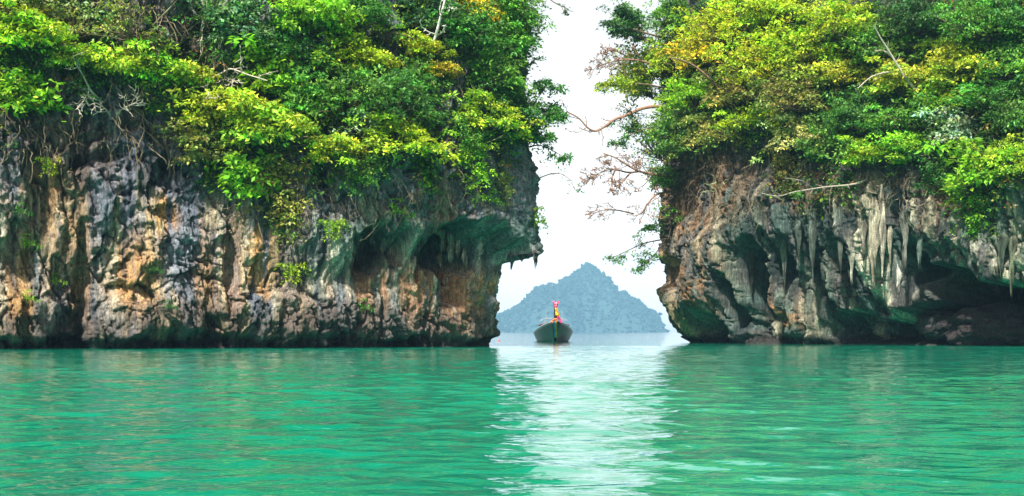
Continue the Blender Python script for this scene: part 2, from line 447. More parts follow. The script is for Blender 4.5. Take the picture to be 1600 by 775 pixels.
def left_tint(px, py, s, z, flz, flute, cid, cid2):
    streak = fbm(s * 2.6, z * .16, 1, 71, 4)
    streak2 = fbm(s * 4.5 + 9, z * .28, 5, 72, 4)
    blot = fbm(s * .8, z * .8, 2, 73, 4)
    C = np.empty(px.shape + (3,)); C[:] = lin((0.125, 0.14, 0.17))
    C = paint(C, (0.21, 0.225, 0.255), sstep(.0, .6, blot))
    C = paint(C, (0.035, 0.042, 0.052), sstep(.1, .5, streak2) * .85)
    warm = ell(px, py, 70, 400, 65, 140, .5) * .9 + ell(px, py, 255, 335, 22, 30, .6) + .8 * ell(px, py, 205, 430, 40, 60, .7) + ell(px, py, 405, 410, 27, 55, .3) * 1.4 + ell(px, py, 325, 460, 30, 60, .7) * .5
    C = paint(C, (0.48, 0.25, 0.07), np.clip(warm, 0, 1.3) * sstep(-.35, .35, streak + .25))
    C = paint(C, (0.42, 0.35, 0.23), sstep(.34, .7, streak + .15 * cid2) * (.8 - .4 * flz) * sstep(250, 330, py))
    run = fbm(s * 1.7 + 40, z * .10, 3, 75, 3)
    C = paint(C, (0.46, 0.25, 0.08), sstep(.18, .5, run) * sstep(300, 350, py) * .36 * (1 - sstep(700, 760, px)))
    C = paint(C, (0.46, 0.42, 0.33), sstep(.22, .5, -run) * sstep(290, 340, py) * .3)
    # fluted zone: green algae above, rust below, dark strips
    C = paint(C, (0.125, 0.15, 0.135), flz * .75)
    C = paint(C, (0.42, 0.40, 0.30), flz * sstep(.15, .7, flute + .3 * streak) * .85)
    C = paint(C, (0.035, 0.042, 0.042), flz * sstep(.15, .5, streak2) * .9)
    rust = ell(px, py, 650, 460, 150, 45, .5) + .8 * ell(px, py, 720, 480, 70, 50, .5)
    C = paint(C, (0.36, 0.19, 0.095), rust * sstep(-.3, .35, streak + .2) * .95)
    C = paint(C, (0.44, 0.36, 0.27), rust * sstep(.35, .7, streak2) * .7)
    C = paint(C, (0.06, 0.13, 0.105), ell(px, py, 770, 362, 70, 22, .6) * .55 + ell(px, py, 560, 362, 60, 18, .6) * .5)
    C = paint(C, (0.30, 0.16, 0.09), ell(px, py, 668, 320, 22, 40, .6) * .7)
    # slate headland above the ledge
    C = paint(C, (0.165, 0.165, 0.17), sstep(640, 720, px) * sstep(350, 300, py) * .7)
    C = paint(C, (0.06, 0.065, 0.07), sstep(640, 700, px) * sstep(345, 300, py) * sstep(0, .5, streak) * .8)
    # brown earthy upper left
    C = paint(C, (0.15, 0.105, 0.075), ell(px, py, 150, 130, 260, 140, .4) * sstep(-.4, .3, blot + .1) * .8)
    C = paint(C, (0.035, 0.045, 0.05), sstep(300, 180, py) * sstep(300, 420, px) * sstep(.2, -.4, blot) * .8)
    # brown foot, wet line
    C = paint(C, (0.085, 0.07, 0.058), sstep(462, 500, py + 18 * blot) * .8)
    C = paint(C, (0.20, 0.15, 0.095), sstep(470, 510, py) * sstep(.25, .6, streak) * .7)
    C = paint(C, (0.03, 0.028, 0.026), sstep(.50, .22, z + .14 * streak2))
    return C

def right_shape(px, py, s, z, front):
    sw = s + 0.4 * fbm(s * .4, z * .3, 3, seed=111, octv=3)
    zw = z + 0.5 * fbm(s * .5, z * .5, 9, seed=112, octv=3)
    D = 0.5 * fbm(s * .17, z * .12, seed=101, octv=3) * np.interp(px, [1060, 1130], [.25, 1])
    prof = np.interp(py, [-500, 0, 150, 300, 345, 385, 430, 470, 500, 520, 545], [0.2, .5, .7, .85, .95, 1.0, 1.1, 1.0, .5, .0, -.1])
    prof2 = np.interp(py, [-500, 0, 200, 300, 360, 420, 470, 545], [0.6, 1.0, 1.6, 1.9, 1.6, .8, .3, 0.1])
    t = sstep(1085, 1180, px) * front
    D = D + prof * (1 - t) + prof2 * t
    # caves
    D = D - front * (3.0 * ell(px, py, 1082, 428, 20, 27, .22) + 4.0 * ell(px, py, 1205, 440, 23, 64, .18) + 1.6 * ell(px, py, 1200, 505, 30, 30, .5)
                     + 2.6 * ell(px, py, 1296, 428, 11, 34, .3) + 1.8 * ell(px, py, 1252, 415, 7, 36, .4, .1) + 1.6 * ell(px, py, 1166, 470, 8, 40, .4) + 2.0 * ell(px, py, 1345, 415, 14, 30, .4) + 5.0 * ell(px, py, 1524, 462, 70, 36, .2, .42) + 4.0 * ell(px, py, 1490, 508, 75, 34, .3) + 4.5 * ell(px, py, 1600, 500, 80, 48, .3)
                     + 2.6 * ell(px, py, 1450, 415, 20, 32, .35) + 2.0 * ell(px, py, 1335, 512, 42, 24, .35) + 1.8 * ell(px, py, 1128, 515, 20, 26, .35) + 1.8 * ell(px, py, 1395, 520, 24, 18, .4))
    # lumps
    D = D + front * (.3 * ridged(s * 2.2, z * .5, 177, 3) * ell(px, py, 1530, 470, 130, 70, .4) + 1.0 * ell(px, py, 1142, 425, 26, 62, .5, .25) + .9 * ell(px, py, 1236, 498, 36, 46, .5) + .5 * ell(px, py, 1087, 500, 14, 40, .6) + .6 * ell(px, py, 1168, 470, 12, 60, .5)
                     + .7 * ell(px, py, 1375, 420, 18, 70, .5) + .9 * ell(px, py, 1575, 410, 22, 60, .5, -.6) + .6 * ell(px, py, 1520, 345, 60, 40, .5) + .6 * ell(px, py, 1420, 470, 18, 60, .6, -.35))
    # draperies
    lean = np.interp(px, [1060, 1150, 1230, 1300, 1500, 1600], [.25, .15, -.25, -.05, -.15, -.7])
    fl = sw + lean * (z - 3) * .55
    flute = ridged(fl * 1.25, zw * .13, 141, 3)
    flz = np.clip(sstep(255, 320, py) * sstep(1110, 1220, px) + .5 * ell(px, py, 1130, 440, 70, 90, .4), 0, 1)
    D = D + flute * (.10 + .40 * flz) + .55 * flz * ridged(fl * .62, zw * .07, 146, 2) + .22 * flz * ridged(fl * 3.1, zw * .22, 144, 3) - .25 * np.abs(fbm(s * 1.3, z * .5, 3, 145, 4))
    qs = sw + .25 * fbm(s * 1.5, z * 1.2, 4, 151, 4); qz = zw + .3 * fbm(s * 1.3, z * 1.3, 4, 152, 4)
    f1, f2, cid, dx, dy = worley(qs * 1.0 + 3, qz * .40, 107)
    D = D + (cid - .5) * .5 - .12 * np.exp(-(f2 - f1) / .06) * (1 - .5 * flz) + .35 * dx * np.sin(cid * 30)
    f1, f2, cid2, dx, dy = worley(qs * 2.7 + 3, qz * 1.2, 108)
    bl = 1 - .6 * flz
    D = D + bl * ((cid2 - .5) * .3 - .05 * np.exp(-(f2 - f1) / .1)) + .13 * fbm(s * 4, z * 2.2, 2, 150, 5, .6)
    for q, (fx, fz, wd, am) in enumerate(((.8, .2, .04, .5), (1.6, .35, .04, .3), (2.4, .9, .05, .16))):
        D = D - am * np.exp(-(fbm(s * fx, z * fz, 7, 161 + q, 4) / wd) ** 2)
    D = D - .55 * sstep(.5, .1, z + .15 * vnoise(s * .9, 0, 0, 166))
    return D, flz, flute, cid, cid2

def right_tint(px, py, s, z, flz, flute, cid, cid2):
    streak = fbm(s * 2.3, z * .15, 1, 171, 4)
    streak2 = fbm(s * 4.2 + 9, z * .25, 5, 172, 4)
    blot = fbm(s * .8, z * .8, 2, 173, 4)
    C = np.empty(px.shape + (3,)); C[:] = lin((0.10, 0.098, 0.088))
    C = paint(C, (0.06, 0.10, 0.085), flz * sstep(-.4, .2, blot) * .9)
    C = paint(C, (0.15, 0.18, 0.13), flz * sstep(0, .6, flute + .4 * streak) * .7)
    C = paint(C, (0.022, 0.03, 0.03), sstep(.0, .4, streak2) * .8)
    brown = np.clip(ell(px, py, 1120, 290, 75, 90, .5) + ell(px, py, 1142, 425, 32, 70, .4) + .8 * ell(px, py, 1236, 498, 40, 46, .5) + .5 * ell(px, py, 1500, 320, 30, 40, .6) + .5 * ell(px, py, 1330, 300, 120, 30, .6), 0, 1)
    C = paint(C, (0.18, 0.105, 0.055), brown * sstep(-.5, .2, streak + blot * .5))
    C = paint(C, (0.30, 0.155, 0.07), brown * sstep(.2, .7, blot + .3 * streak2) * .8)
    edge = np.clip(ell(px, py, 1055, 430, 24, 60, .4) + ell(px, py, 1090, 505, 12, 40, .5), 0, 1)
    C = paint(C, (0.50, 0.32, 0.17), edge * sstep(-.5, .2, streak2 + .2))  # orange-cream left end, its warm sunlit look painted into the rock colour
    white = ell(px, py, 1373, 420, 22, 75, .5) + .7 * ell(px, py, 1415, 440, 20, 60, .6) + .5 * ell(px, py, 1435, 500, 30, 30, .6) + .5 * ell(px, py, 1570, 420, 40, 50, .6)
    C = paint(C, (0.52, 0.47, 0.36), np.clip(white, 0, 1) * sstep(.0, .5, flute * .6 + streak))
    C = paint(C, (0.42, 0.38, 0.26), flz * sstep(.30, .65, streak) * .7)
    C = paint(C, (0.035, 0.03, 0.03), ell(px, py, 1530, 490, 110, 50, .35) * .9)  # shade inside the big cave, put into the rock colour
    C = paint(C, (0.09, 0.12, 0.06), ell(px, py, 1070, 490, 40, 25, .6) * .6)
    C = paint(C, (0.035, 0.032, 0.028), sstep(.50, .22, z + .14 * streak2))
    return C

def build_cliff(name, label, ctrl, f0, f1, shape, tint, inward):
    ss, p, n = plan_curve(ctrl, f0, f1)
    zl = np.concatenate([np.arange(-.5, 15.2, .042), np.arange(15.3, 25, .35)])
    S, Zg = np.meshgrid(ss, zl)
    B = np.stack([np.broadcast_to(p[:, 0], S.shape), np.broadcast_to(p[:, 1], S.shape), Zg], -1)
    px, py = pxy(B)
    tocam = -p / np.linalg.norm(p, axis=1)[:, None]
    front = np.broadcast_to(sstep(-.15, .3, (n * tocam).sum(1)), S.shape)
    D, flz, flute, cid, cid2 = shape(px, py, S, Zg, front)
    D = D - np.interp(Zg, [15, 21, 25], [0, .8, 3.0])
    P = B.copy()
    P[..., 0] += n[:, 0] * D; P[..., 1] += n[:, 1] * D
    # underside wobble so shelves are not ruled lines
    P[..., 2] += .08 * vnoise(S * 2.1, Zg * 2.1, 0, 90)
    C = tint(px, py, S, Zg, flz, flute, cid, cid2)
    # top closes inland
    for k, (w, dz) in enumerate(((.25, 1.0), (.6, 1.5), (1.0, 1.6))):
        top = P[len(zl) - 1].copy(); top[:, :2] = top[:, :2] * (1 - w) + np.array(inward) * w; top[:, 2] = 25 + dz
        P = np.concatenate([P, top[None]]); C = np.concatenate([C, C[len(zl) - 1][None] * 0 + lin((.1, .09, .07))])
    a, b = P.shape[:2]
    i = np.arange(a - 1)[:, None] * b; j = np.arange(b - 1)[None]
    Q = np.stack([i + j, i + j + 1, i + b + j + 1, i + b + j], -1).reshape(-1, 4)
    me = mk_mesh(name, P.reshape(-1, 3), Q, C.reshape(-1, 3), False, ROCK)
    o = link(name, me)
    tag(o, label, kind='structure')
    # coarse copy of the surface to find points on it
    Ps = P[::2, ::2]; a2, b2 = Ps.shape[:2]
    i = np.arange(a2 - 1)[:, None] * b2; j = np.arange(b2 - 1)[None]
    Q2 = np.stack([i + j, i + j + 1, i + b2 + j + 1, i + b2 + j], -1).reshape(-1, 4)
    bvh = BVHTree.FromPolygons(Ps.reshape(-1, 3).tolist(), Q2.tolist())
    return dict(o=o, P=P[:len(zl)], n=n, bvh=bvh, z=zl, front=front)

CLL = build_cliff('cliff', 'grey and ochre limestone cliff left of the gap with an overhanging shelf',
    [(-40, 40), (-27, 45.5), (-17.8, 49.6), (-9.5, 53.4), (-3.2, 56.6), (-1.15, 58.4), (-0.85, 60.6), (-3.2, 64.2), (-10, 69), (-22, 74), (-36, 79)],
    (-27, 45.5), (-2.6, 63.4), left_shape, left_tint, (-26, 64))
CLR = build_cliff('cliff', 'brown and green limestone cliff right of the gap hung with stone curtains',
    [(42, 116), (24, 103), (13.5, 91), (10.4, 84), (9.75, 80.2), (10.6, 76.6), (13.8, 72), (18, 66), (22, 60.6), (28, 53), (38, 44)],
    (10.6, 84.6), (31, 50.5), right_shape, right_tint, (36, 80))

CAMP = Vector((0, 0, CH))
def hit(px, py, cl):
    d = Vector(((px - PX0) / F, 1.0, (PY0 - py) / F)).normalized()
    loc, nrm, i, dist = cl['bvh'].ray_cast(CAMP, d)
    return None if loc is None else np.array(loc)

# ------------------------------------------------------------------ leaves
def leaves(c, axis, nrm, Ln, wr, col):
    a = axis / (np.linalg.norm(axis, axis=1)[:, None] + 1e-9)
    sd = np.cross(a, nrm); sd /= np.linalg.norm(sd, axis=1)[:, None] + 1e-9
    up = np.cross(sd, a)
    Ln = np.asarray(Ln)[:, None]
    v0 = c; v1 = c + a * Ln * .48 + sd * Ln * wr * .5 + up * Ln * .07
    v2 = c + a * Ln - up * Ln * .10; v3 = c + a * Ln * .48 - sd * Ln * wr * .5 + up * Ln * .07
    V = np.stack([v0, v1, v2, v3], 1).reshape(-1, 3)
    Q = np.arange(len(V)).reshape(-1, 4)
    return V, Q, np.repeat(col, 4, axis=0)

def clump(g, c, Rc, n, L, wr, flat=.35, droop=.2, tone=1.0):
    """a domed pad of n leaves round c"""
    th = g.random(n) * 6.283; r = np.sqrt(g.random(n)) * Rc * g.lognormal(0, .22, n)
    rad = np.stack([np.cos(th), np.sin(th), np.zeros(n)], 1)
    pos = c + rad * r[:, None]
    pos[:, 2] += flat * Rc * (1 - (r / Rc) ** 2) - droop * Rc * (r / Rc) ** 2 + g.normal(0, .12 * Rc, n)
    ax = rad * .8 + g.normal(0, .55, (n, 3)); ax[:, 2] -= .15
    nr = np.array([0, 0, 1.0]) + .45 * rad + g.normal(0, .5, (n, 3))
    t = tone * g.lognormal(0, .25, n); hue = g.uniform(.75, 1.3)
    col = np.stack([t * hue * g.uniform(.85, 1.2, n), t, t * g.uniform(.7, 1.3, n)], 1)
    return leaves(pos, ax, nr, L * g.uniform(.65, 1.25, n), wr, col)

def joined(parts):
    V, Q, C, n = [], [], [], 0
    for v, q, c in parts:
        V.append(v); Q.append(q + n); C.append(c); n += len(v)
    return np.concatenate(V), np.concatenate(Q), np.concatenate(C)

def curve_pts(a, b, sag, m=7, g=None, wob=0.0):
    t = np.linspace(0, 1, m)[:, None]
    p = a * (1 - t) + b * t
    p = p + np.array(sag) * (4 * t * (1 - t))
    if g is not None and wob:
        w = g.normal(0, wob, (m, 3)); w[0] = 0; w[-1] = 0; p = p + w
    return p

KINDS = {
    #         clumps, leaves/clump, leaf, w/l, clump radius, ellipsoid, flat, droop, centre
    'fine':    (70, 44, .128, .50, .24, (.9, 1.0, .85), .35, .30, (.58, 0, .42)),
    'layered': (50, 54, .142, .48, .30, (1.0, 1.1, .62), .14, .18, (.62, 0, .42)),
    'broad':   (46, 28, .225, .52, .27, (.9, 1.0, .88), .40, .35, (.58, 0, .42)),
    'sparse':  (32, 20, .140, .50, .26, (1.0, 1.1, .95), .30, .35, (.65, 0, .48)),
    'large':   (130, 42, .095, .50, .18, (.9, 1.05, .84), .35, .30, (.58, 0, .42)),
    'hanging': (56, 38, .125, .50, .21, (.65, .8, 1.25), .35, .70, (.48, 0, -.38)),
}
PROTO = {}
def proto(kind, seed):
    key = (kind, seed)
    if key in PROTO: return PROTO[key]
    nC, nL, L, wr, rc, ex, flat, droop, cen = KINDS[kind]
    g = np.random.default_rng(100 + seed * 13 + len(kind) * 7 + nC)
    cen = np.array(cen)
    parts, centres = [], []
    while len(centres) < nC:
        u = g.normal(0, 1, 3); u /= np.linalg.norm(u)
        if u[2] < -.55 and kind != 'hanging': continue
        if u[0] < -.6: continue
        lump = 1 + .40 * math.sin(3 * u[0] + seed) * math.cos(2.6 * u[1] + 2 * seed) + .28 * math.sin(5 * u[2] + 3 * u[1] + seed)
        c = cen + u * np.array(ex) * lump * ((.40 + .55 * g.random() ** .6) if g.random() < .82 else g.uniform(1.0, 1.4)) * np.array([.85, 1, 1])
        if centres and min(np.linalg.norm(c - q) for q in centres) < rc * .55: continue
        centres.append(c)
    for c in centres:
        parts.append(clump(g, c, rc * g.uniform(.7, 1.3), int(nL * g.uniform(.6, 1.3)), L * g.uniform(.8, 1.25), wr, flat, droop, g.lognormal(0, .28)))
    V, Q, C = joined(parts)
    crown = mk_mesh(kind + '_crown', V, Q, C, False, LEAF)
    mb = MB()
    fork = cen * np.array([.6, 1, .35])
    tr = curve_pts(np.array([-.25, 0, -.12]), fork, (.05, .03, -.08), 7, g, .015)
    mb.tube(tr, np.linspace(.055, .035, 7), 7)
    for c in centres[::2] if kind != 'sparse' else centres:
        st = tr[g.integers(3, 7)]
        mb.tube(curve_pts(st, c, g.normal(0, .06, 3), 6, g, .02), np.linspace(.024, .006, 6), 5)
    PROTO[key] = (crown, mb.mesh(kind + '_trunk', BARK))
    return PROTO[key]

COLS = {
    'yellow': (0.27, 0.35, 0.02), 'gold': (0.33, 0.32, 0.025), 'lime': (0.235, 0.34, 0.022), 'bright': (0.155, 0.33, 0.02),
    'yelgreen': (0.25, 0.34, 0.03), 'olive': (0.17, 0.19, 0.045), 'mid': (0.085, 0.20, 0.03), 'green': (0.05, 0.155, 0.028),
    'deep': (0.028, 0.09, 0.026), 'blue': (0.075, 0.17, 0.085), 'silver': (0.27, 0.38, 0.25), 'pale': (0.26, 0.33, 0.12),
    'orange': (0.50, 0.22, 0.03), 'rusty': (0.28, 0.13, 0.04),
}
def tint4(k, j=.10):
    c = 1.38 * np.array(COLS[k]) * rng.uniform(1 - j, 1 + j, 3)
    return (*c, 1.0)

tree_no = [0]
def tree(cl, cx, cyy, r, kind, colour, label, cat='tree', name=None, yaw=None, group=None):
    crown, trunk = proto(kind, tree_no[0] % 3)
    tree_no[0] += 1
    cen = np.array(KINDS[kind][8])
    tx, ty = cx, cyy + .4 * r
    while hit(tx, ty, cl) is None: tx += 6 if cl is CLR else -6
    for it in range(5):
        w = hit(tx, ty, cl)
        if w is None: break
        Rm = r / F * w[1]
        k = np.argmin(np.hypot(cl['P'][180, :, 0] - w[0], cl['P'][180, :, 1] - w[1]))
        n = cl['n'][k]
        c = w + Rm * (np.array([n[0], n[1], 0]) * cen[0] + np.array([0, 0, cen[2]]))
        qx, qy = pxy(c)
        best = (w, Rm, n, c)
        tx += (cx - qx) * .9; ty += (cyy - qy) * .9
    w, Rm, n, c = best
    off = at(cx, cyy, c[1]) - c
    off = off if np.linalg.norm(off) > .35 * Rm else off * 0
    root = empty(name or ('cliff_' + cat), w)
    yw = math.atan2(n[1], n[0]) + (rng.normal(0, .35) if yaw is None else yaw)
    root.rotation_euler = (0, 0, yw)
    sx = rng.uniform(.92, 1.1)
    root.scale = (Rm * sx, Rm / sx * rng.uniform(.95, 1.15), Rm * rng.uniform(.92, 1.08))
    tag(root, label, cat, group)
    a = link('trunk', trunk, root)
    b = link('crown', crown, root)
    b.color = tint4(colour)
    if off.any():
        # leans out past the edge of the rock on a long limb
        lo = np.array(Matrix.Rotation(-yw, 3, 'Z') @ Vector(off)) / np.array(root.scale)
        a.location = lo; b.location = lo
        mb = MB(); mb.tube(curve_pts(np.array([-.35, 0, -.2]), lo + np.array([-.1, 0, -.1]), (0, 0, -.12), 9, rng, .02), np.linspace(.075, .05, 9), 7)
        link('limb', mb.mesh('limb', BARK), root)
    return root

GL, GR = 'trees and shrubs growing on the left cliff', 'trees and shrubs growing on the right cliff'
LEFT = [
 (48, 62, 62, 'layered', 'lime', 'light green spreading tree at the top of the left cliff, nearest the left picture edge'),
 (22, 150, 46, 'broad', 'bright', 'bright green leafy tree leaning out over bare rock above the far left ochre streaks'),
 (25, 15, 48, 'fine', 'olive', 'dull olive tree in the topmost left corner of the left cliff'),
 (115, 95, 40, 'layered', 'yelgreen', 'small yellowish green shrub above the pale crooked branch at far left'),
 (125, 35, 50, 'sparse', 'pale', 'pale thin shrub in the brown dry scrub high on the left cliff'),
 (190, 100, 52, 'layered', 'lime', 'flat layered lime green shrub above the dark rock notch on the left cliff'),
 (245, 118, 48, 'layered', 'bright', 'bright green layered shrub between the dark rock notch and the long pale bare branch'),
 (300, 120, 46, 'layered', 'yelgreen', 'yellow green shrub directly behind the long pale bare branch on the left cliff'),
 (260, 165, 30, 'sparse', 'mid', 'small open shrub rooted at the top of the bare grey rock below the layered shrubs'),
 (205, 40, 45, 'sparse', 'olive', 'sparse olive shrub among dry hanging twigs in the brown upper scrub'),
 (330, 20, 48, 'sparse', 'mid', 'airy green shrub with pale stems at the top of the left cliff'),
 (385, 42, 58, 'fine', 'blue', 'bluish green fine leaved tree high on the left cliff beside the brown scrub'),
 (415, 118, 48, 'broad', 'bright', 'bright green broad leaved shrub at the right end of the pale bare branch'),
 (370, 175, 58, 'layered', 'lime', 'lime green layered bush on the brow where grey rock gives way to forest'),
 (330, 235, 46, 'fine', 'olive', 'olive scrubby bush hugging the rock just above the grey blocky face'),
 (440, 208, 66, 'layered', 'yelgreen', 'broad yellow green mound of leaves at the middle of the left cliff'),
 (522, 238, 40, 'layered', 'yellow', 'vivid yellow green tip of growth jutting above the fluted rock'),
 (385, 285, 46, 'broad', 'bright', 'bright green bush hanging lowest over the grey blocks of the left cliff'),
 (440, 285, 50, 'hanging', 'olive', 'olive trailing shrub hanging under the yellow green mound'),
 (495, 30, 58, 'layered', 'bright', 'big vivid green tree at the top of the left cliff, left of the pale twigs'),
 (450, 70, 40, 'fine', 'green', 'dark green tree in the shade beside the big vivid green tree'),
 (535, 85, 46, 'fine', 'lime', 'lime tree drooping under the big vivid green tree on the left cliff'),
 (588, 98, 34, 'layered', 'yellow', 'small bright yellow green spray against deep shade on the left cliff'),
 (432, 92, 22, 'layered', 'yellow', 'tiny yellow leaved sprig right of the pale bare branch'),
 (612, 42, 42, 'sparse', 'lime', 'lime green tree with pale forked twigs near the bare white trunk'),
 (565, 20, 46, 'large', 'green', 'dense deep green tree at the top between vivid green tree and pale twigs'),
 (495, 130, 52, 'fine', 'green', 'mid green rounded tree at the heart of the left cliff forest'),
 (470, 165, 46, 'layered', 'mid', 'mid green shrub just above the yellow green mound'),
 (552, 150, 58, 'large', 'mid', 'large leafy green tree halfway up the left cliff, left of dark slate rock'),
 (620, 165, 58, 'large', 'green', 'large deep green tree bordering the dark slate rock of the left cliff'),
 (577, 198, 32, 'sparse', 'silver', 'silvery green feathery plant in deep shade on the left cliff'),
 (628, 220, 50, 'fine', 'lime', 'light green bush at the foot of the forest left of the slate rock'),
 (580, 245, 42, 'hanging', 'mid', 'green bush trailing onto the fluted grey rock in mid cliff'),
 (670, 78, 30, 'layered', 'yellow', 'yellow leaved shrub at the foot of the bare white trunk'),
 (690, 112, 24, 'layered', 'gold', 'golden leaved shrub right below the bare white trunk'),
 (735, 55, 46, 'fine', 'green', 'green tree right of the bare white trunk near the cliff top'),
 (765, 18, 38, 'fine', 'gold', 'orange tinged shrub at the top of the left cliff near its edge'),
 (795, 62, 48, 'large', 'mid', 'leafy green tree at the upper right edge of the left cliff'),
 (812, 18, 38, 'fine', 'mid', 'green tree in the topmost right corner of the left cliff'),
 (778, 122, 46, 'fine', 'mid', 'mid green tree at the right edge of the left cliff, above the light green bush'),
 (762, 182, 46, 'fine', 'lime', 'light green bush on slate rock near the left cliff corner'),
 (725, 205, 40, 'hanging', 'mid', 'thin green creeper draped on the slate rock'),
 (735, 245, 36, 'hanging', 'bright', 'bright leafy creeper low on the slate rock above the cave'),
 (800, 165, 42, 'fine', 'green', 'green shrub on the edge of the left cliff next to the sky'),
 (812, 208, 22, 'sparse', 'mid', 'open shrub on the corner of the left cliff under the edge tree'),
 (790, 285, 17, 'hanging', 'olive', 'small trailing bush on the overhanging corner of the left cliff'),
 (700, 30, 38, 'fine', 'deep', 'very dark tree in shade behind the bare white trunk'),
 (650, 130, 36, 'fine', 'mid', 'green tree between yellow sprays and the dark slate rock'),
]
RIGHT = [
 (985, 42, 42, 'fine', 'green', 'dark green tree at the upper left edge of the right cliff against the sky'),
 (1055, 25, 48, 'large', 'mid', 'leafy green tree at the top of the right cliff, left of the yellow trees'),
 (1040, 95, 55, 'large', 'yelgreen', 'yellow green tree at the left edge of the right cliff under the dark green tree'),
 (1000, 132, 42, 'fine', 'lime', 'light green tree leaning over the gap above the reddish bare branch'),
 (1082, 152, 50, 'large', 'bright', 'bright green tree in the middle of the right cliff\'s left edge'),
 (1155, 38, 62, 'large', 'yellow', 'large brilliant yellow tree at the top of the right cliff'),
 (1215, 22, 50, 'layered', 'yellow', 'yellow tree at the very top, right of the large brilliant yellow one'),
 (1105, 78, 46, 'fine', 'gold', 'golden orange tinted tree left of the large brilliant yellow tree'),
 (1190, 105, 58, 'large', 'yellow', 'yellow green tree directly below the brilliant yellow crown'),
 (1252, 85, 55, 'large', 'lime', 'lime green tree right of the yellow trees on the right cliff'),
 (1150, 145, 46, 'fine', 'olive', 'olive tree beneath the yellow trees, above the brown rock'),
 (1175, 190, 36, 'layered', 'lime', 'small lime green shrub above the brown earthy rock of the right cliff'),
 (985, 190, 32, 'sparse', 'green', 'thin open shrub over the gap just below the reddish bare branch'),
 (1015, 232, 36, 'sparse', 'lime', 'sparse light shrub over the gap between the two long bare branches'),
 (1062, 215, 46, 'fine', 'mid', 'mid green tree above the brown rock at the right cliff\'s left edge'),
 (1035, 280, 30, 'fine', 'mid', 'small green bush on the left edge of the right cliff at the lowest bare branch'),
 (1110, 210, 36, 'fine', 'olive', 'olive scrub clinging to brown earthy rock left of the small lime shrub'),
 (1255, 150, 54, 'large', 'olive', 'dull olive tree left of the leaning grey trunk on the right cliff'),
 (1315, 40, 56, 'large', 'lime', 'light green tree at the top of the right cliff, above the leaning grey trunk'),
 (1325, 115, 50, 'layered', 'yelgreen', 'flat yellow green tree under the leaning grey trunk'),
 (1375, 72, 44, 'fine', 'mid', 'mid green tree behind the top of the leaning grey trunk'),
 (1410, 130, 44, 'layered', 'yelgreen', 'layered yellow green tree right of the leaning grey trunk'),
 (1345, 178, 50, 'large', 'green', 'dark green tree below the flat yellow green tree'),
 (1425, 185, 44, 'layered', 'mid', 'green layered tree above the bright tier of leaves on the right cliff'),
 (1440, 35, 52, 'large', 'deep', 'shadowy dark green tree at the top right of the right cliff'),
 (1495, 95, 46, 'fine', 'yelgreen', 'yellowish tree right of a dark hollow in the right cliff forest'),
 (1530, 40, 52, 'large', 'mid', 'leafy green tree at the top near the right picture edge'),
 (1580, 25, 46, 'large', 'green', 'deep green tree in the topmost right corner of the right cliff'),
 (1575, 100, 46, 'fine', 'mid', 'mid green tree on the right cliff just inside the right picture edge'),
 (1545, 150, 44, 'layered', 'green', 'dark layered tree beside a shaded hollow near the right edge'),
 (1490, 205, 34, 'broad', 'silver', 'silvery blue green broad leaved shrub in the shade of the right cliff'),
 (1425, 228, 40, 'layered', 'bright', 'bright tier of green leaves above the teal rock of the right cliff'),
 (1475, 150, 40, 'fine', 'yelgreen', 'light bush between dark hollow and silvery shrub on the right cliff'),
 (1535, 268, 48, 'broad', 'bright', 'bright green bush hanging over the big dark cave on the right cliff'),
 (1525, 328, 36, 'hanging', 'bright', 'lowest vivid green leaves trailing in front of the big dark cave'),
 (1590, 255, 44, 'fine', 'yelgreen', 'yellow green bush at the right edge above the slanting stone curtains'),
 (1585, 190, 40, 'fine', 'green', 'green tree at the right edge above the yellow green bush'),
 (1245, 215, 44, 'fine', 'pale', 'pale dusty green shrub between brown rock and teal rock'),
 (1300, 225, 44, 'fine', 'mid', 'mid green shrub over teal rock above the pale fallen branch'),
 (1355, 245, 38, 'layered', 'lime', 'lime shrub just right of the pale fallen branch'),
 (1230, 262, 30, 'hanging', 'olive', 'small trailing shrub at the left end of the pale fallen branch'),
 (1460, 250, 38, 'hanging', 'green', 'dark trailing bush left of the bright bush over the cave'),
 (1045, 335, 22, 'sparse', 'mid', 'little leafy shrub on the brown edge of the right cliff over the gap'),
]
for a in LEFT: tree(CLL, *a[:6], cat='tree' if a[2] >= 44 else 'shrub', group=GL)
for a in RIGHT: tree(CLR, *a[:6], cat='tree' if a[2] >= 44 else 'shrub', group=GR)

# small plants rooted in the bare rock
def tuft_proto(seed, dense):
    g = np.random.default_rng(900 + seed)
    parts = []
    for i in range(dense):
        c = np.array([.35 + .35 * g.random(), g.normal(0, .45), g.normal(.1, .35)])
        parts.append(clump(g, c, .32, 24, .26, .42, .3, .5, g.uniform(.8, 1.2)))
    V, Q, C = joined(parts)
    mb = MB()
    for i in range(7):
        mb.tube(curve_pts(np.array([-.15, 0, 0]), np.array([.45, g.normal(0, .35), g.normal(.1, .3)]), (0, 0, .06), 5), np.linspace(.03, .01, 5), 5)
    return mk_mesh('tuft_leaves', V, Q, C, False, LEAF), mb.mesh('tuft_stem', BARK)
TUFT = [tuft_proto(0, 14), tuft_proto(1, 9)]
def tuft(cl, px, py, r, colour, label, k=0):
    w = hit(px, py, cl)
    Rm = r / F * w[1]
    i = np.argmin(np.hypot(cl['P'][120, :, 0] - w[0], cl['P'][120, :, 1] - w[1])); n = cl['n'][i]
    root = empty('rock_plant', w)
    root.rotation_euler = (0, 0, math.atan2(n[1], n[0])); root.scale = (Rm, Rm, Rm * 1.1)
    tag(root, label, 'plant', 'small plants rooted in bare rock')
    link('stem', TUFT[k][1], root)
    f = link('foliage', TUFT[k][0], root); f.color = tint4(colour)
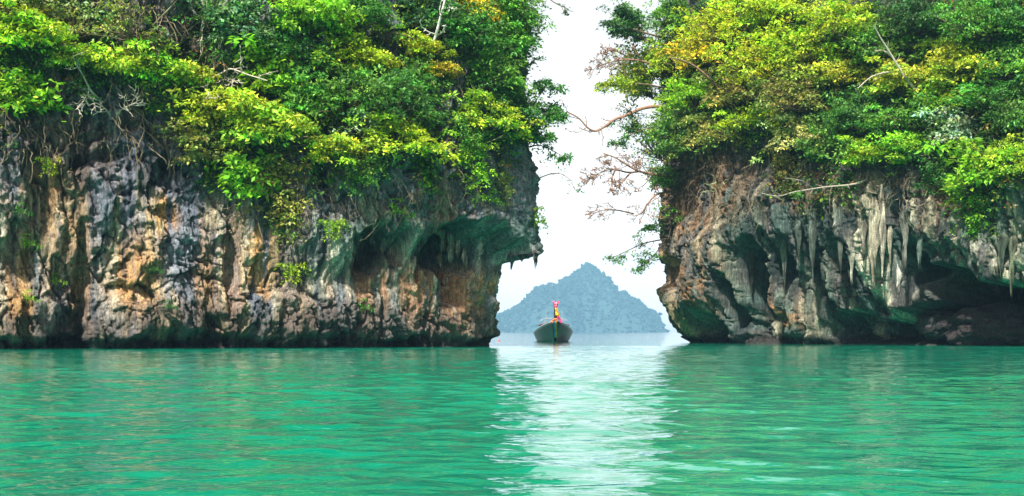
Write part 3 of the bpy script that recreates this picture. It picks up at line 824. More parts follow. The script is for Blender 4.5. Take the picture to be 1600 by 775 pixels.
for a in [
 (457, 424, 23, 'lime', 'yellow green fern tuft above the low grey boulder base of the left cliff', 0),
 (520, 356, 22, 'bright', 'green fern tuft at the lip of the left small cave', 0),
 (615, 330, 18, 'bright', 'green tuft on the ledge between the two caves of the left cliff', 1),
 (765, 313, 13, 'bright', 'small green tuft on slate rock above the larger cave', 1),
 (832, 345, 20, 'lime', 'yellow green plant on the hanging corner of the shelf beside the sky', 1),
 (42, 380, 14, 'bright', 'green plant on ochre rock at far left, upper one of two', 1),
 (42, 466, 12, 'bright', 'green plant on ochre rock at far left, near the foot of the cliff', 1),
 (86, 438, 11, 'lime', 'small lime plant on ochre rock left of the dark cleft', 1),
 (237, 420, 11, 'green', 'dark green plant in the middle of the grey blocky face', 1),
 (80, 258, 20, 'lime', 'flat lime green plant on a pale twig below the far left trees', 0),
 (30, 330, 12, 'green', 'green plant in a crevice high on the far left ochre rock', 1),
 (262, 478, 9, 'green', 'little dark plant low on the grey blocks near the water', 1),
 (565, 480, 12, 'mid', 'mossy plant on the low brown boulder base under the small cave', 1),
]: tuft(CLL, *a[:5], a[5])

# ------------------------------------------------------------------ traced bare and leafy branches
def grow(mb, g, pts, r0, depth, tips, spread=.7, n=5, lenf=.45, sag=-.05, kmin=.25):
    """side twigs off a polyline; records tips"""
    pts = np.asarray(pts); seg = np.linalg.norm(np.diff(pts, axis=0), axis=1).sum()
    m = len(pts)
    for i in range(n):
        t = kmin + (1 - kmin) * (i + g.random()) / n
        f = min(t * (m - 1), m - 1.01); k = int(f); u = f - k
        st = pts[k] * (1 - u) + pts[k + 1] * u
        d = pts[k + 1] - pts[k]; d = d / (np.linalg.norm(d) + 1e-9)
        dv = d + g.normal(0, spread, 3) * np.array([1, .7, 1]); dv /= np.linalg.norm(dv)
        ln = seg * lenf * g.uniform(.5, 1.1) * (1.15 - .6 * t)
        q = curve_pts(st, st + dv * ln, g.normal(0, .10 * ln, 3) + np.array([0, 0, sag * ln]), 6, g, .03 * ln)
        rr = max(r0 * (1 - .65 * t) * .58, .016)
        mb.tube(q, np.linspace(rr, rr * .35, 6), 5)
        tips.append((q[-1], q[3], depth))
        if depth > 1: grow(mb, g, q, rr, depth - 1, tips, spread, max(3, min(5, n - 1)), lenf * 1.15, sag, .3)

def branch(name, label, cat, cl, paths, Y=None, r=2.0, mat=PALE, depth=2, n=5, colour=None, leaf=(.13, 14, .22), outw=.5, seed=0, lenf=.45, group=None, twig_dir=.7, leaf_share=1.0):
    """paths: lists of photo points, first = root. Stands at its own depth, reaching a little towards the lagoon."""
    g = np.random.default_rng(500 + seed)
    x0, y0 = paths[0][0][:2]
    if Y is None:
        w = hit(x0, y0, cl); Y = w[1] if w is not None else 60
    root = empty(name, at(x0, y0, Y)); base = np.array(root.location)
    tips = []
    for path in paths:
        P = np.array([at(p[0], p[1], Y - outw * (i / max(1, len(path) - 1)) - (.12 if i else -.2)) for i, p in enumerate(path)]) - base
        # smooth
        t = np.linspace(0, len(P) - 1, 4 * len(P)); P = np.stack([np.interp(t, np.arange(len(P)), P[:, k]) for k in range(3)], -1)
        for _ in range(2): P[1:-1] = (P[:-2] + 2 * P[1:-1] + P[2:]) / 4
        rr = r * Y / F * (1 if path is paths[0] else .6)
        mb = MB(); mb.tube(P, np.linspace(rr, rr * .35, len(P)), 7)
        grow(mb, g, P, rr * .8, depth, tips, twig_dir, n, lenf)
        tips.append((P[-1], P[-3], 9))
        link('branch', mb.mesh('branch', mat), root)
    tag(root, label, cat, group)
    if colour:
        L, nl, rc = leaf
        parts = [clump(g, a, rc * g.uniform(.6, 1.2), max(3, int(nl * g.uniform(.5, 1.4))), L, .5, .3, .4, g.uniform(.7, 1.25)) for a, b, d in tips if g.random() < leaf_share]
        V, Q, C = joined(parts)
        f = link('foliage', mk_mesh('foliage', V, Q, C, False, LEAF), root); f.color = tint4(colour)
    return root

# left cliff
branch('bare_branch', 'long pale bare branch forking over green shrubs on the left cliff', 'branch', CLL, [[(258, 170), (290, 145), (318, 128), (345, 115), (360, 106), (385, 116), (418, 126)], [(330, 122), (322, 140), (330, 155)], [(350, 112), (362, 125), (372, 130)]], r=2.0, n=6, seed=1, outw=1.6, lenf=.3)
branch('bare_branch', 'short crooked pale branch below the far left shrubs', 'branch', CLL, [[(160, 160), (150, 150), (140, 140), (130, 118), (118, 98), (114, 88)], [(146, 146), (130, 158), (118, 172)]], r=2.0, n=5, seed=2, outw=1.5, lenf=.35)
branch('dead_tree', 'bare white dead tree standing out near the top of the left cliff', 'tree', CLL, [[(668, 98), (676, 70), (684, 45), (690, 20), (698, -10), (700, -40)], [(680, 58), (692, 50), (697, 38)], [(690, 14), (704, 12), (712, 14)]], r=3.0, n=4, seed=3, outw=1.3, lenf=.25, mat=bark_mat('bark_white', (.62, .58, .52), .2))
branch('bare_branch', 'pale thin branches spreading among scrub at the top of the left cliff', 'branch', CLL, [[(312, 60), (316, 38), (322, 15), (326, -15)], [(318, 30), (335, 8), (350, 6)], [(316, 36), (300, 15), (296, -5)]], r=1.6, n=6, seed=4, outw=1.2, lenf=.4)
branch('bare_branch', 'slanting yellowish dead stem in the brown scrub of the left cliff', 'branch', CLL, [[(232, 48), (250, 28), (268, 10), (280, -4)]], r=1.8, n=4, seed=5, outw=1.0, lenf=.3, mat=VINE)
branch('bare_branch', 'tangled grey twigs hanging above the grey blocky rock', 'branch', CLL, [[(175, 185), (165, 170), (150, 160), (138, 165)], [(185, 175), (200, 165), (215, 160)]], r=1.4, n=6, seed=6, outw=1.0, lenf=.5)
branch('leaning_tree', 'slender tree leaning out from the left cliff corner over the gap, leafy to its tip', 'tree', CLL, [[(800, 205), (818, 185), (832, 165), (846, 145), (856, 132)], [(832, 168), (846, 172), (858, 178), (866, 186)], [(818, 186), (836, 202), (848, 212)]], Y=59.3, r=1.6, mat=BARK, n=6, seed=7, colour='green', leaf=(.17, 26, .30), outw=.6, lenf=.42, depth=2, group=GL)
branch('hanging_branch', 'thin leafy branch reaching furthest right below the leaning tree into the sky', 'branch', CLL, [[(826, 230), (842, 226), (858, 232), (872, 240), (882, 246)]], Y=59.3, r=1.2, mat=BARK, n=5, seed=8, colour='green', leaf=(.16, 10, .22), outw=.5, lenf=.35, depth=2, group=GL)
branch('hanging_branch', 'drooping thin branch with dark leaves at its end beside the overhang', 'branch', CLL, [[(834, 282), (848, 276), (864, 270), (880, 272), (892, 282), (898, 296)]], Y=59.4, r=1.0, mat=RUST, n=4, seed=9, colour='green', leaf=(.16, 8, .18), outw=.6, lenf=.25, depth=1, group=GL)
branch('hanging_branch', 'dark leafy branch tip poking in at the top above the gap', 'branch', CLL, [[(800, -90), (826, -50), (845, -18), (862, 2), (878, 10), (888, 14)]], Y=58.5, r=1.5, mat=BARK, n=5, seed=10, colour='deep', leaf=(.13, 16, .16), outw=.4, lenf=.14, depth=1, group=GL)
branch('dry_sprig', 'orange dried leaf sprig hanging below the far left bright green tree', 'sprig', CLL, [[(58, 128), (57, 140), (54, 152), (52, 164)]], r=.8, mat=RUST, n=3, seed=11, colour='orange', leaf=(.16, 7, .12), outw=.9, lenf=.3, depth=1)
# right cliff
branch('bare_branch', 'thick reddish bare branch dipping out over the gap from the right cliff', 'branch', CLR, [[(1045, 168), (1020, 166), (1000, 170), (980, 180), (960, 186), (945, 198), (930, 206), (918, 200), (905, 184), (885, 174)]], Y=77.5, r=3.0, mat=RUST, n=14, seed=21, outw=1.2, lenf=.24, depth=3)
branch('bare_branch', 'forked reddish bare branch reaching left in the middle of the gap', 'branch', CLR, [[(1062, 280), (1045, 276), (1020, 272), (998, 268), (980, 258), (962, 246), (944, 240)], [(1000, 268), (980, 270), (962, 264), (944, 266), (926, 276), (912, 290)], [(962, 264), (955, 280), (958, 298)], [(985, 270), (972, 285), (962, 296)]], Y=77.8, r=2.6, mat=RUST, n=14, seed=22, outw=1.0, lenf=.40, depth=4)
branch('bare_branch', 'lowest crooked bare branch at the edge of the right cliff with wispy twigs', 'branch', CLR, [[(1062, 300), (1040, 300), (1024, 304), (1012, 318), (1002, 334), (990, 338)], [(990, 334), (965, 328), (940, 328), (925, 336)]], Y=78, r=2.2, mat=RUST, n=12, seed=23, outw=.8, lenf=.42, depth=3)
branch('bare_branch', 'hazy bare twigs spreading over the gap high on the right cliff', 'branch', CLR, [[(1030, 105), (1005, 95), (975, 92), (950, 98), (930, 105)], [(990, 93), (965, 80), (945, 78)]], Y=77.5, r=1.8, mat=RUST, n=13, seed=24, outw=.8, lenf=.42, depth=4)
branch('hanging_branch', 'dark leafy branch reaching left low over the gap, nearest the distant island', 'branch', CLR, [[(1052, 372), (1030, 375), (1005, 380), (980, 392), (958, 402)], [(1040, 374), (1025, 395), (1010, 410), (1000, 418)], [(1045, 360), (1028, 352), (1012, 356)]], Y=78.8, r=1.4, mat=BARK, n=7, seed=25, colour='green', leaf=(.17, 12, .26), outw=.3, lenf=.3, depth=2, group=GR)
branch('leafy_branch', 'small dark leafy spray hanging under the thick reddish branch', 'branch', CLR, [[(1040, 200), (1015, 200), (995, 206), (978, 214), (962, 222)]], Y=77.6, r=1.3, mat=BARK, n=6, seed=26, colour='green', leaf=(.17, 16, .25), outw=.3, lenf=.3, depth=2, group=GR)
branch('leafy_branch', 'leafy branch end against the sky at the top left of the right cliff', 'branch', CLR, [[(1040, 60), (1010, 52), (985, 44), (962, 40), (950, 36)], [(1000, 48), (985, 25), (975, 15)]], Y=77.4, r=1.8, mat=BARK, n=7, seed=27, colour='deep', leaf=(.18, 24, .32), outw=.5, lenf=.28, depth=2, group=GR)
branch('leafy_branch', 'green leafy branch over the gap just above the thick reddish branch', 'branch', CLR, [[(1045, 140), (1015, 132), (985, 130), (960, 128), (945, 134)]], Y=77.4, r=1.6, mat=BARK, n=7, seed=28, colour='lime', leaf=(.17, 24, .32), outw=.5, lenf=.3, depth=2, group=GR)
branch('bare_branch', 'long pale fallen branch lying across the teal rock of the right cliff', 'branch', CLR, [[(1360, 276), (1345, 286), (1320, 290), (1290, 292), (1265, 296), (1240, 300), (1215, 308), (1190, 302)], [(1270, 295), (1255, 282), (1225, 278)], [(1222, 306), (1210, 300), (1204, 292)]], r=1.9, mat=bark_mat('bark_grey', (.27, .23, .18), .4), n=8, seed=29, outw=1.4, lenf=.12, depth=1)
branch('leaning_tree', 'leaning grey bare trunk crossing the foliage in the middle of the right cliff', 'tree', CLR, [[(1448, 158), (1430, 140), (1412, 118), (1392, 85), (1376, 60), (1365, 40)], [(1412, 116), (1385, 112), (1360, 120), (1340, 138)], [(1396, 90), (1380, 78), (1366, 80)]], r=2.6, mat=PALE, n=4, seed=30, outw=1.8, lenf=.18, depth=1)
branch('bare_branch', 'brown curved bare limb under the golden tree on the right cliff', 'branch', CLR, [[(1148, 172), (1130, 145), (1108, 122), (1085, 102), (1060, 92), (1045, 90)], [(1120, 130), (1128, 110), (1142, 92)]], r=2.6, mat=RUST, n=5, seed=31, outw=2.0, lenf=.2, depth=1)
branch('spiky_plant', 'pale spiky plant on the brown rock at the left end of the right cliff', 'plant', CLR, [[(1120, 300), (1112, 292), (1104, 286)], [(1120, 300), (1120, 286), (1116, 276)], [(1120, 300), (1106, 298), (1096, 300)], [(1120, 300), (1128, 288), (1134, 280)]], r=1.3, mat=bark_mat('spiky_leaf', (.36, .38, .2), .2), n=4, seed=32, outw=.7, lenf=.5, depth=1)

# ------------------------------------------------------------------ undergrowth and dry vines (uncountable)
def veg_left(px, py):
    lim = np.interp(px, [0, 60, 110, 200, 260, 300, 350, 420, 470, 540, 580, 640, 700, 760, 800, 850], [205, 215, 160, 165, 190, 255, 315, 330, 300, 300, 270, 285, 270, 285, 300, 320]) + 60 * fbm(px * .021, py * .006, 0, 88, 3)
    m = sstep(lim + 25, lim - 25, py)
    m = m * (1 - .72 * ell(px, py, 210, 40, 130, 75, .4)) * (1 - .55 * ell(px, py, 90, 190, 90, 55, .5))
    m = m * (1 - .75 * ell(px, py, 700, 170, 32, 130, .4)) * (1 - .5 * ell(px, py, 730, 60, 50, 60, .5))
    m = m * (1 - .5 * sstep(650, 760, px) * sstep(200, 290, py)) * (1 - .93 * sstep(770, 800, px) * sstep(195, 235, py))
    return m
def veg_right(px, py):
    lim = np.interp(px, [1000, 1060, 1100, 1180, 1250, 1340, 1420, 1480, 1500, 1540, 1580, 1700], [330, 262, 225, 235, 285, 275, 265, 260, 310, 330, 315, 320]) + 50 * fbm(px * .021, py * .006, 0, 89, 3)
    m = sstep(lim + 25, lim - 25, py)
    return m * (1 - .5 * ell(px, py, 1110, 260, 70, 60, .5)) * (1 - .45 * ell(px, py, 1530, 150, 40, 60, .5))

def undergrowth(cl, veg, seed, name, label, nc, warm):
    g = np.random.default_rng(seed)
    P = cl['P']; a, b = P.shape[:2]
    px, py = pxy(P)
    ok = (cl['front'] > .15) & (px > -480) & (px < 2150)
    # area weight: cells are uneven above the picture
    dz = np.gradient(cl['z'])[:, None] * np.ones((1, b))
    du = np.hypot(np.gradient(P[240, :, 0]), np.gradient(P[240, :, 1]))[None] * np.ones((a, 1))
    nz = fbm(P[..., 0] * .9 + P[..., 1] * .5, P[..., 2] * .9, 0, seed + 5, 3)
    w = ok * veg(px, py) * dz * np.clip(du, 0, .3) * np.clip(.55 + 1.1 * nz, .02, 2) * np.where(py < -60, .35, 1)
    w = w.ravel() / w.sum()
    idx = g.choice(len(w), nc, p=w)
    parts = []
    Pf = P.reshape(-1, 3); pxf, pyf, nzf = px.ravel(), py.ravel(), nz.ravel()
    pal = np.array([COLS[k] for k in ('deep', 'green', 'mid', 'olive', 'bright', 'yelgreen', 'rusty')])
    for i in idx:
        n = cl['n'][i % b]
        big = pyf[i] < -60
        c = Pf[i] + np.array([n[0], n[1], 0]) * g.uniform(.02, .55) + np.array([0, 0, g.normal(0, .1)])
        prob = np.array([.30, .28, .18, .12, .06, .05, .012 + .05 * warm])
        k = g.choice(7, p=prob / prob.sum())
        V, Q, C = clump(g, c, g.uniform(.14, .38) * (1.9 if big else 1), 14 if not big else 22, .17 * (2.0 if big else 1) * g.uniform(.7, 1.3), .5, .3, .5, g.uniform(.7, 1.2))
        parts.append((V, Q, C * pal[k] * 1.25))
    V, Q, C = joined(parts)
    o = link(name, mk_mesh(name, V, Q, C, False, LEAF))
    tag(o, label, kind='stuff')
undergrowth(CLL, veg_left, 40, 'undergrowth', 'dense dark leafy undergrowth clothing the upper left cliff', 7000, 0)
undergrowth(CLR, veg_right, 41, 'undergrowth', 'dense green leafy undergrowth clothing the upper right cliff', 7600, 1)

def vines(cl, spots, seed, label):
    g = np.random.default_rng(seed)
    mb = MB()
    for cx, cy_, rx, ry, n in spots:
        for _ in range(n):
            x, y = cx + g.uniform(-1, 1) * rx, cy_ + g.uniform(-1, 1) * ry
            w = hit(x, y, cl)
            if w is None: continue
            i = np.argmin(np.hypot(cl['P'][180, :, 0] - w[0], cl['P'][180, :, 1] - w[1])); nn = np.array([*cl['n'][i], 0])
            ln = g.uniform(.3, 1.5)
            d = np.array([g.normal(0, .5), g.normal(0, .25), -1 if g.random() < .7 else .6]); d /= np.linalg.norm(d)
            p0 = w + nn * g.uniform(-.05, .15)
            p = curve_pts(p0, p0 + d * ln + nn * g.uniform(0, .25), nn * g.uniform(.05, .3) + g.normal(0, .1, 3), 8, g, .03)
            r0 = g.uniform(.006, .02)
            mb.tube(p, np.linspace(r0, r0 * .4, 8), 4)
    o = link('dry_vines', mb.mesh('dry_vines', VINE))
    tag(o, label, kind='stuff')
vines(CLL, [(200, 60, 150, 70, 330), (60, 200, 70, 40, 90), (230, 200, 70, 40, 80), (480, 300, 160, 35, 130), (600, 100, 180, 120, 160), (760, 200, 70, 100, 110), (430, 250, 110, 40, 90)], 60, 'brown dry vines and twigs hanging on the left cliff')
vines(CLR, [(1120, 280, 75, 70, 260), (1060, 220, 40, 70, 130), (1330, 280, 160, 35, 150), (1400, 150, 180, 120, 200), (1150, 150, 80, 70, 120)], 61, 'brown dry vines and twigs hanging on the right cliff')

# ------------------------------------------------------------------ stalactites: pieces of each cliff
def stalactite(cl, px, py, ln, r, seed, Y=None, tintc=(.2, .17, .13)):
    """hangs from the rock met at px, py; ln and r in photo pixels"""
    g = np.random.default_rng(seed)
    w = at(px, py, Y) if Y else hit(px, py, cl)
    if w is None: return
    k = w[1] / F
    i = np.argmin(np.hypot(cl['P'][120, :, 0] - w[0], cl['P'][120, :, 1] - w[1])); n = np.array([*cl['n'][i], 0])
    m, q = 14, 12
    t = np.linspace(0, 1, m)[:, None]; th = np.linspace(0, 2 * np.pi, q, endpoint=False)[None]
    rad = r * k * np.clip(t * 5, .15, 1) * ((1 - t) ** .75 * (1 + .35 * np.sin(t * 9 + seed)) + .10) * (1 + .22 * np.sin(3 * th + seed + 2 * t) + .15 * np.sin(5 * th - seed))
    wide = g.uniform(.9, 2.1); rag = 1 - .45 * np.abs(np.sin(th * 1.5 + seed * 1.7)) * t
    xx = rad * np.cos(th) * wide + .2 * r * k * np.sin(t * 5 + seed); yy = rad * np.sin(th) * .8
    G = np.stack([-n[1] * xx + n[0] * yy, n[0] * xx + n[1] * yy, -ln * k * g.uniform(.7, 1.1) * t * rag], -1)
    G[..., 2] += .25 * ln * k
    mb = MB(); mb.grid(G, close=True)
    V, Q = mb.V[0], mb.Q[0]
    V = V + .12 * r * k * np.stack([vnoise(V[:, 2] * 5 + q, V[:, 0] * 5, V[:, 1] * 5, seed + q) for q in range(3)], -1)
    st = fbm(V[:, 0] * 9 + seed, V[:, 2] * 1.5, 0, seed, 3)[:, None]
    C = np.clip(lin(tintc) * .8 * (1 + .8 * st), .01, .8)
    o = link('stalactite', mk_mesh('stalactite', V, Q, C, True, ROCK), cl['o'])
    o.location = w - n * .35 * r * k
for i, a in enumerate([(801, 378, 30, 6), (808, 378, 8, 9), (817, 380, 10, 5), (829, 378, 5, 9), (838, 372, 26, 5), (842, 370, 10, 7)]):
    py_ = 405
    while py_ > 330:
        w_ = hit(a[0], py_, CLL)
        if w_ is not None and w_[1] < 62: break
        py_ -= 2
    stalactite(CLL, a[0], py_ - 3, a[2] + 6, a[3], 300 + i, tintc=(.12, .12, .11))
for i, a in enumerate([(695, 365, 50, 9, (.42, .32, .24)), (706, 372, 62, 7, (.45, .36, .28)), (718, 380, 40, 6, (.30, .22, .17)), (728, 395, 46, 5, (.36, .28, .22)), (690, 400, 36, 6, (.38, .26, .18)), (742, 375, 34, 6, (.12, .17, .14)),
                       (560, 372, 40, 6, (.12, .14, .12)), (584, 368, 34, 7, (.16, .15, .13)), (600, 375, 48, 5, (.25, .2, .15)), (610, 392, 40, 6, (.3, .22, .17)), (655, 300, 44, 8, (.2, .16, .13)), (575, 300, 50, 7, (.14, .15, .15)), (700, 440, 50, 9, (.4, .27, .18))]):
    stalactite(CLL, *a[:4], 320 + i, tintc=a[4])
for i, a in enumerate([(1363, 345, 150, 7, (.40, .35, .25)), (1376, 335, 190, 6, (.46, .41, .31)), (1389, 360, 110, 5, (.34, .31, .22)), (1348, 345, 90, 5, (.22, .2, .15)), (1412, 350, 130, 7, (.26, .25, .2)),
                       (1436, 370, 70, 5, (.12, .16, .13)), (1312, 340, 150, 6, (.13, .14, .11)), (1268, 335, 160, 6, (.10, .13, .10)), (1246, 350, 120, 5, (.09, .12, .09)), (1402, 430, 70, 4, (.42, .39, .33)),
                       (1562, 375, 90, 6, (.14, .18, .12)), (1580, 380, 110, 6, (.18, .2, .12)), (1595, 375, 110, 7, (.15, .18, .12)), (1540, 365, 70, 6, (.10, .13, .09)), (1172, 395, 130, 5, (.10, .10, .06)), (1224, 375, 120, 4, (.11, .13, .09)), (1330, 400, 80, 4, (.26, .25, .19))]):
    stalactite(CLR, *a[:4], 360 + i, tintc=a[4])

# fallen boulder in the big cave of the right cliff
def boulder(px, py, rx, ry, Y, label, seed, col):
    m, q = 80, 120
    th = np.linspace(0, np.pi, m)[:, None]; ph = np.linspace(0, 2 * np.pi, q, endpoint=False)[None]
    d = np.stack([np.sin(th) * np.cos(ph), np.sin(th) * np.sin(ph), np.cos(th) * np.ones_like(ph)], -1)
    f1, f2, cid, _, _ = worley(d[..., 0] * 2 + 5 + d[..., 1], d[..., 2] * 2 + 7 + .5 * d[..., 1], seed)
    rad = 1 + .20 * fbm(d[..., 0] * 1.8, d[..., 1] * 1.8, d[..., 2] * 2.2 + 4, seed, 6, .6) + .10 * (cid - .5) - .05 * np.exp(-(f2 - f1) / .1)
    k = Y / F
    V = d * rad[..., None] * np.array([rx * k, rx * k * .8, ry * k])
    C = np.clip(lin(col) * (1 + .5 * fbm(d[..., 0] * 3, d[..., 1] * 3, d[..., 2] * 3 + 9, seed + 3, 4))[..., None], .01, .7)
    mb = MB(); mb.grid(V, close=True)
    o = link('boulder', mk_mesh('boulder', mb.V[0], mb.Q[0], C.reshape(-1, 3), False, ROCK))
    o.location = at(px, py, Y)
    tag(o, label, 'boulder', 'boulders lying in the right cave')
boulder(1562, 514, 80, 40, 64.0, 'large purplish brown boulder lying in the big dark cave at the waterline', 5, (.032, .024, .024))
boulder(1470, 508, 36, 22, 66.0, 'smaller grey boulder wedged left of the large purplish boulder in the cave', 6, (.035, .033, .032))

# ------------------------------------------------------------------ distant island and its forest
def island():
    Y0 = 2500.0
    prof = [(690, 519), (735, 500), (760, 496), (778, 496), (790, 490), (800, 483), (815, 472), (835, 456), (842, 449), (855, 448), (868, 444), (880, 439), (892, 434), (902, 425), (908, 420), (914, 415.5), (920, 414), (927, 415.5), (933, 421), (938, 428), (947, 436), (953, 447), (963, 453), (976, 462), (990, 470), (1002, 477), (1013, 485), (1022, 493), (1027, 503), (1031, 520)]
    pp = np.array(prof, float); k = Y0 / F
    nx, ny = 180, 90
    x = np.linspace(690, 1033, nx); y = np.linspace(-1, 1, ny)
    h = np.interp(x, pp[:, 0], PY0 - pp[:, 1]) * k
    h = h * (1 + .03 * fbm(x * .05, 0 * x, 0, 4, 3)) + k * 4.5 * fbm(x * .11, 0 * x, 0, 6, 3) * sstep(8, 40, np.abs(x - 920))
    h = np.where((x > 695) & (x < 1027), np.maximum(h, 9 * k), h)
    Xg, Yg = np.meshgrid((x - PX0) * k, y)
    Dp = 160.0
    yy = np.abs(Yg - .2 * vnoise(Xg * .015, 0 * Xg, 0, 2))
    Z = h[None] * np.clip(1 - yy ** 2.4, 0, 1) * (1 + .16 * fbm(Xg * .03, Yg * 2, 0, 8, 5) * sstep(.03, .3, yy)) * sstep(1.0, .9, np.abs(Yg)) - 1.0
    V = np.stack([Xg, Y0 + Yg * Dp, Z], -1)
    C = np.empty(V.shape); C[:] = lin((.022, .05, .042))
    mb = MB(); mb.grid(V)
    o = link('island', mk_mesh('island', mb.V[0], mb.Q[0], C.reshape(-1, 3), True, ROCK))
    tag(o, 'steep forested island fading blue in the haze beyond the gap', kind='structure')
    # forest: crowns of many trees as one mass
    g = np.random.default_rng(77)
    import bmesh
    bm = bmesh.new(); bmesh.ops.create_icosphere(bm, subdivisions=1, radius=1.0)
    bv = np.array([v.co[:] for v in bm.verts]); bf = np.array([[v.index for v in f.verts] for f in bm.faces]); bm.free()
    VV, QQ, CC, n = [], [], [], 0
    for _ in range(10000):
        i, j = g.integers(1, ny - 1), g.integers(1, nx - 1)
        if Z[i, j] < .5 or y[i] > .35: continue
        r = 1.45 * (g.uniform(.8, 2.0) if g.random() < .94 else g.uniform(2.2, 3.6))
        d = 1 + .6 * vnoise(bv[:, 0] * 2.5 + g.random() * 90, bv[:, 1] * 2, bv[:, 2] * 2 + 3, 5)[:, None]
        VV.append(bv * d * np.array([r, r, r * g.uniform(.75, 1.15)]) + V[i, j] + np.array([g.normal(0, 2), g.normal(0, 2), .2 * r]))
        QQ.append(bf + n); n += len(bv)
        c = lin((.022, .058, .042)) * g.lognormal(0, .09); c[0] *= g.uniform(.8, 1.4)
        if g.random() < .006: c = lin((.15, .14, .12)) * g.uniform(.6, 1.1)
        CC.append(np.broadcast_to(c, bv.shape))
    f = link('island_forest', mk_mesh('island_forest', np.concatenate(VV), np.concatenate(QQ), np.concatenate(CC), True, LEAF))
    tag(f, 'hazy forest covering the distant island', kind='stuff')
island()

# ------------------------------------------------------------------ longtail boat, bow towards the viewer
def boat():
    YB = 88.2
    k = 92.0 / F
    root = empty('longtail_boat', (at(868.3, 519, YB)[0], YB, 0))
    root.rotation_euler = (0, 0, R(.2))
    tag(root, 'dark green wooden longtail boat with ribbons on its prow, facing out of the gap', 'boat')
    hullm = paint_mat('hull_paint', (.016, .045, .040), .40, .35, 3)
    rimm = paint_mat('rim_paint', (.14, .34, .33), .4, .2)
    dark = bark_mat('dark_wood', (.05, .032, .026), .4)
    redw = paint_mat('red_brown_wood', (.14, .022, .025), .5, .25)
    cloth = lambda n_, c: paint_mat(n_, c, .7, .18, 20)
    ns, nc = 44, 12
    s = np.linspace(0, 1, ns)
    Ln = 11.0
    wg = np.interp(s, [0, .03, .08, .15, .25, .36, .45, .7, .9, 1], [.05, .28, .52, .80, 1.06, 1.22, 1.26, 1.22, .95, .72])
    ww = np.interp(s, [0, .05, .12, .22, .35, .45, .7, .9, 1], [.02, .08, .30, .60, .86, .95, .95, .72, .45])
    zg = np.interp(s, [0, .04, .1, .2, .33, .45, .8, 1], [1.26, 1.20, 1.09, .90, .71, .60, .64, .85])
    G = []
    for i in range(ns):
        row = []
        for j in range(-nc, nc + 1):
            t = abs(j) / nc                      # 0 keel, 1 gunwale
            zk = np.interp(t, [0, .3, 1], [-.28, 0, zg[i]]) if t < 1 else zg[i]
            w = np.interp(t, [0, .3], [0.012, ww[i]]) if t <= .3 else ww[i] + (wg[i] - ww[i]) * ((t - .3) / .7) ** .8
            rake = 1.5 * (1 - (zk + .28) / 1.55) * (1 - s[i]) ** 3
            row.append((math.copysign(w, j) if j else 0, s[i] * Ln + rake, zk))
        G.append(row)
    G = np.array(G)
    mb = MB(); mb.grid(G)
    # transom
    tr = G[-1]; mb.add(np.vstack([tr, [[0, Ln, .3]]]), [[a, a + 1, len(tr), len(tr)] for a in range(0)] or [[0, 1, 2 * nc - 1, 2 * nc]])
    for a in range(1, nc): mb.add(tr[[a, a + 1, 2 * nc - a - 1, 2 * nc - a]], [[0, 1, 2, 3]])
    hull = link('hull', mb.mesh('hull', hullm), root)
    md = hull.modifiers.new('thick', 'SOLIDIFY'); md.thickness = .04; md.offset = -1
    for sg in (-1, 1):
        m2 = MB(); e = G[:, nc + sg * nc].copy(); e[:, 2] += .015
        m2.tube(e, .045, 8); link('gunwale', m2.mesh('gunwale', rimm), root)
    d = MB(); dk = np.stack([G[3:, 0] * [.93, 1, 1] - [0, 0, .16], G[3:, 2 * nc] * [.93, 1, 1] - [0, 0, .16]], 1); d.grid(dk)
    link('deck', d.mesh('deck', dark), root)
    # prow post
    p = MB(); pp = np.array([(0, .35, .75), (-.01, .05, 1.2), (-.03, -.2, 1.7), (-.05, -.38, 2.15), (-.07, -.48, 2.5)])
    p.tube(pp, [.12, .11, .09, .075, .06], 8); link('prow_post', p.mesh('prow_post', dark), root)
    # ribbons: folded cloth strips wrapped on and hanging from the post
    def ribbon(pts, w, col, nm):
        pts = np.array(pts, float); t = np.linspace(0, len(pts) - 1, 22)
        P = np.stack([np.interp(t, np.arange(len(pts)), pts[:, q]) for q in range(3)], -1)
        for _ in range(2): P[1:-1] = (P[:-2] + 2 * P[1:-1] + P[2:]) / 4
        wid = np.interp(t, np.arange(len(pts)), np.broadcast_to(w, (len(pts),)))
        u = np.linspace(-.5, .5, 5)
        Gr = P[:, None] + np.stack([u[None] * wid[:, None], .03 * np.sin(u * 9)[None] * np.ones((22, 1)) - .02 * np.sin(t * 3)[:, None], .01 * np.cos(u * 7)[None] * np.ones((22, 1))], -1)
        m3 = MB(); m3.grid(Gr)
        o = link('ribbon', m3.mesh('ribbon', cloth(nm, col)), root)
        q = o.modifiers.new('thick', 'SOLIDIFY'); q.thickness = .012
        o['label'] = nm.replace('_', ' ') + ' tied on the prow'
    ribbon([(-.15, -.55, 2.52), (-.10, -.56, 2.36), (-.03, -.53, 2.2), (.0, -.48, 2.05)], [.14, .13, .12, .12], (.75, .09, .20), 'pink_ribbon')
    ribbon([(.15, -.55, 2.50), (.08, -.56, 2.34), (.03, -.53, 2.2), (.0, -.48, 2.02)], [.13, .13, .12, .12], (.62, .05, .12), 'crimson_ribbon')
    ribbon([(-.01, -.60, 2.44), (-.0, -.60, 2.32), (.0, -.58, 2.2)], [.18, .16, .08], (.80, .25, .35), 'pale_pink_ribbon')
    ribbon([(.0, -.52, 2.10), (.04, -.48, 1.95), (.06, -.44, 1.8), (.07, -.40, 1.62)], [.14, .17, .18, .16], (.75, .52, .03), 'yellow_ribbon')
    ribbon([(.06, -.46, 1.92), (.13, -.42, 1.78), (.16, -.36, 1.6), (.17, -.3, 1.5)], [.08, .12, .14, .12], (.78, .24, .03), 'orange_ribbon')
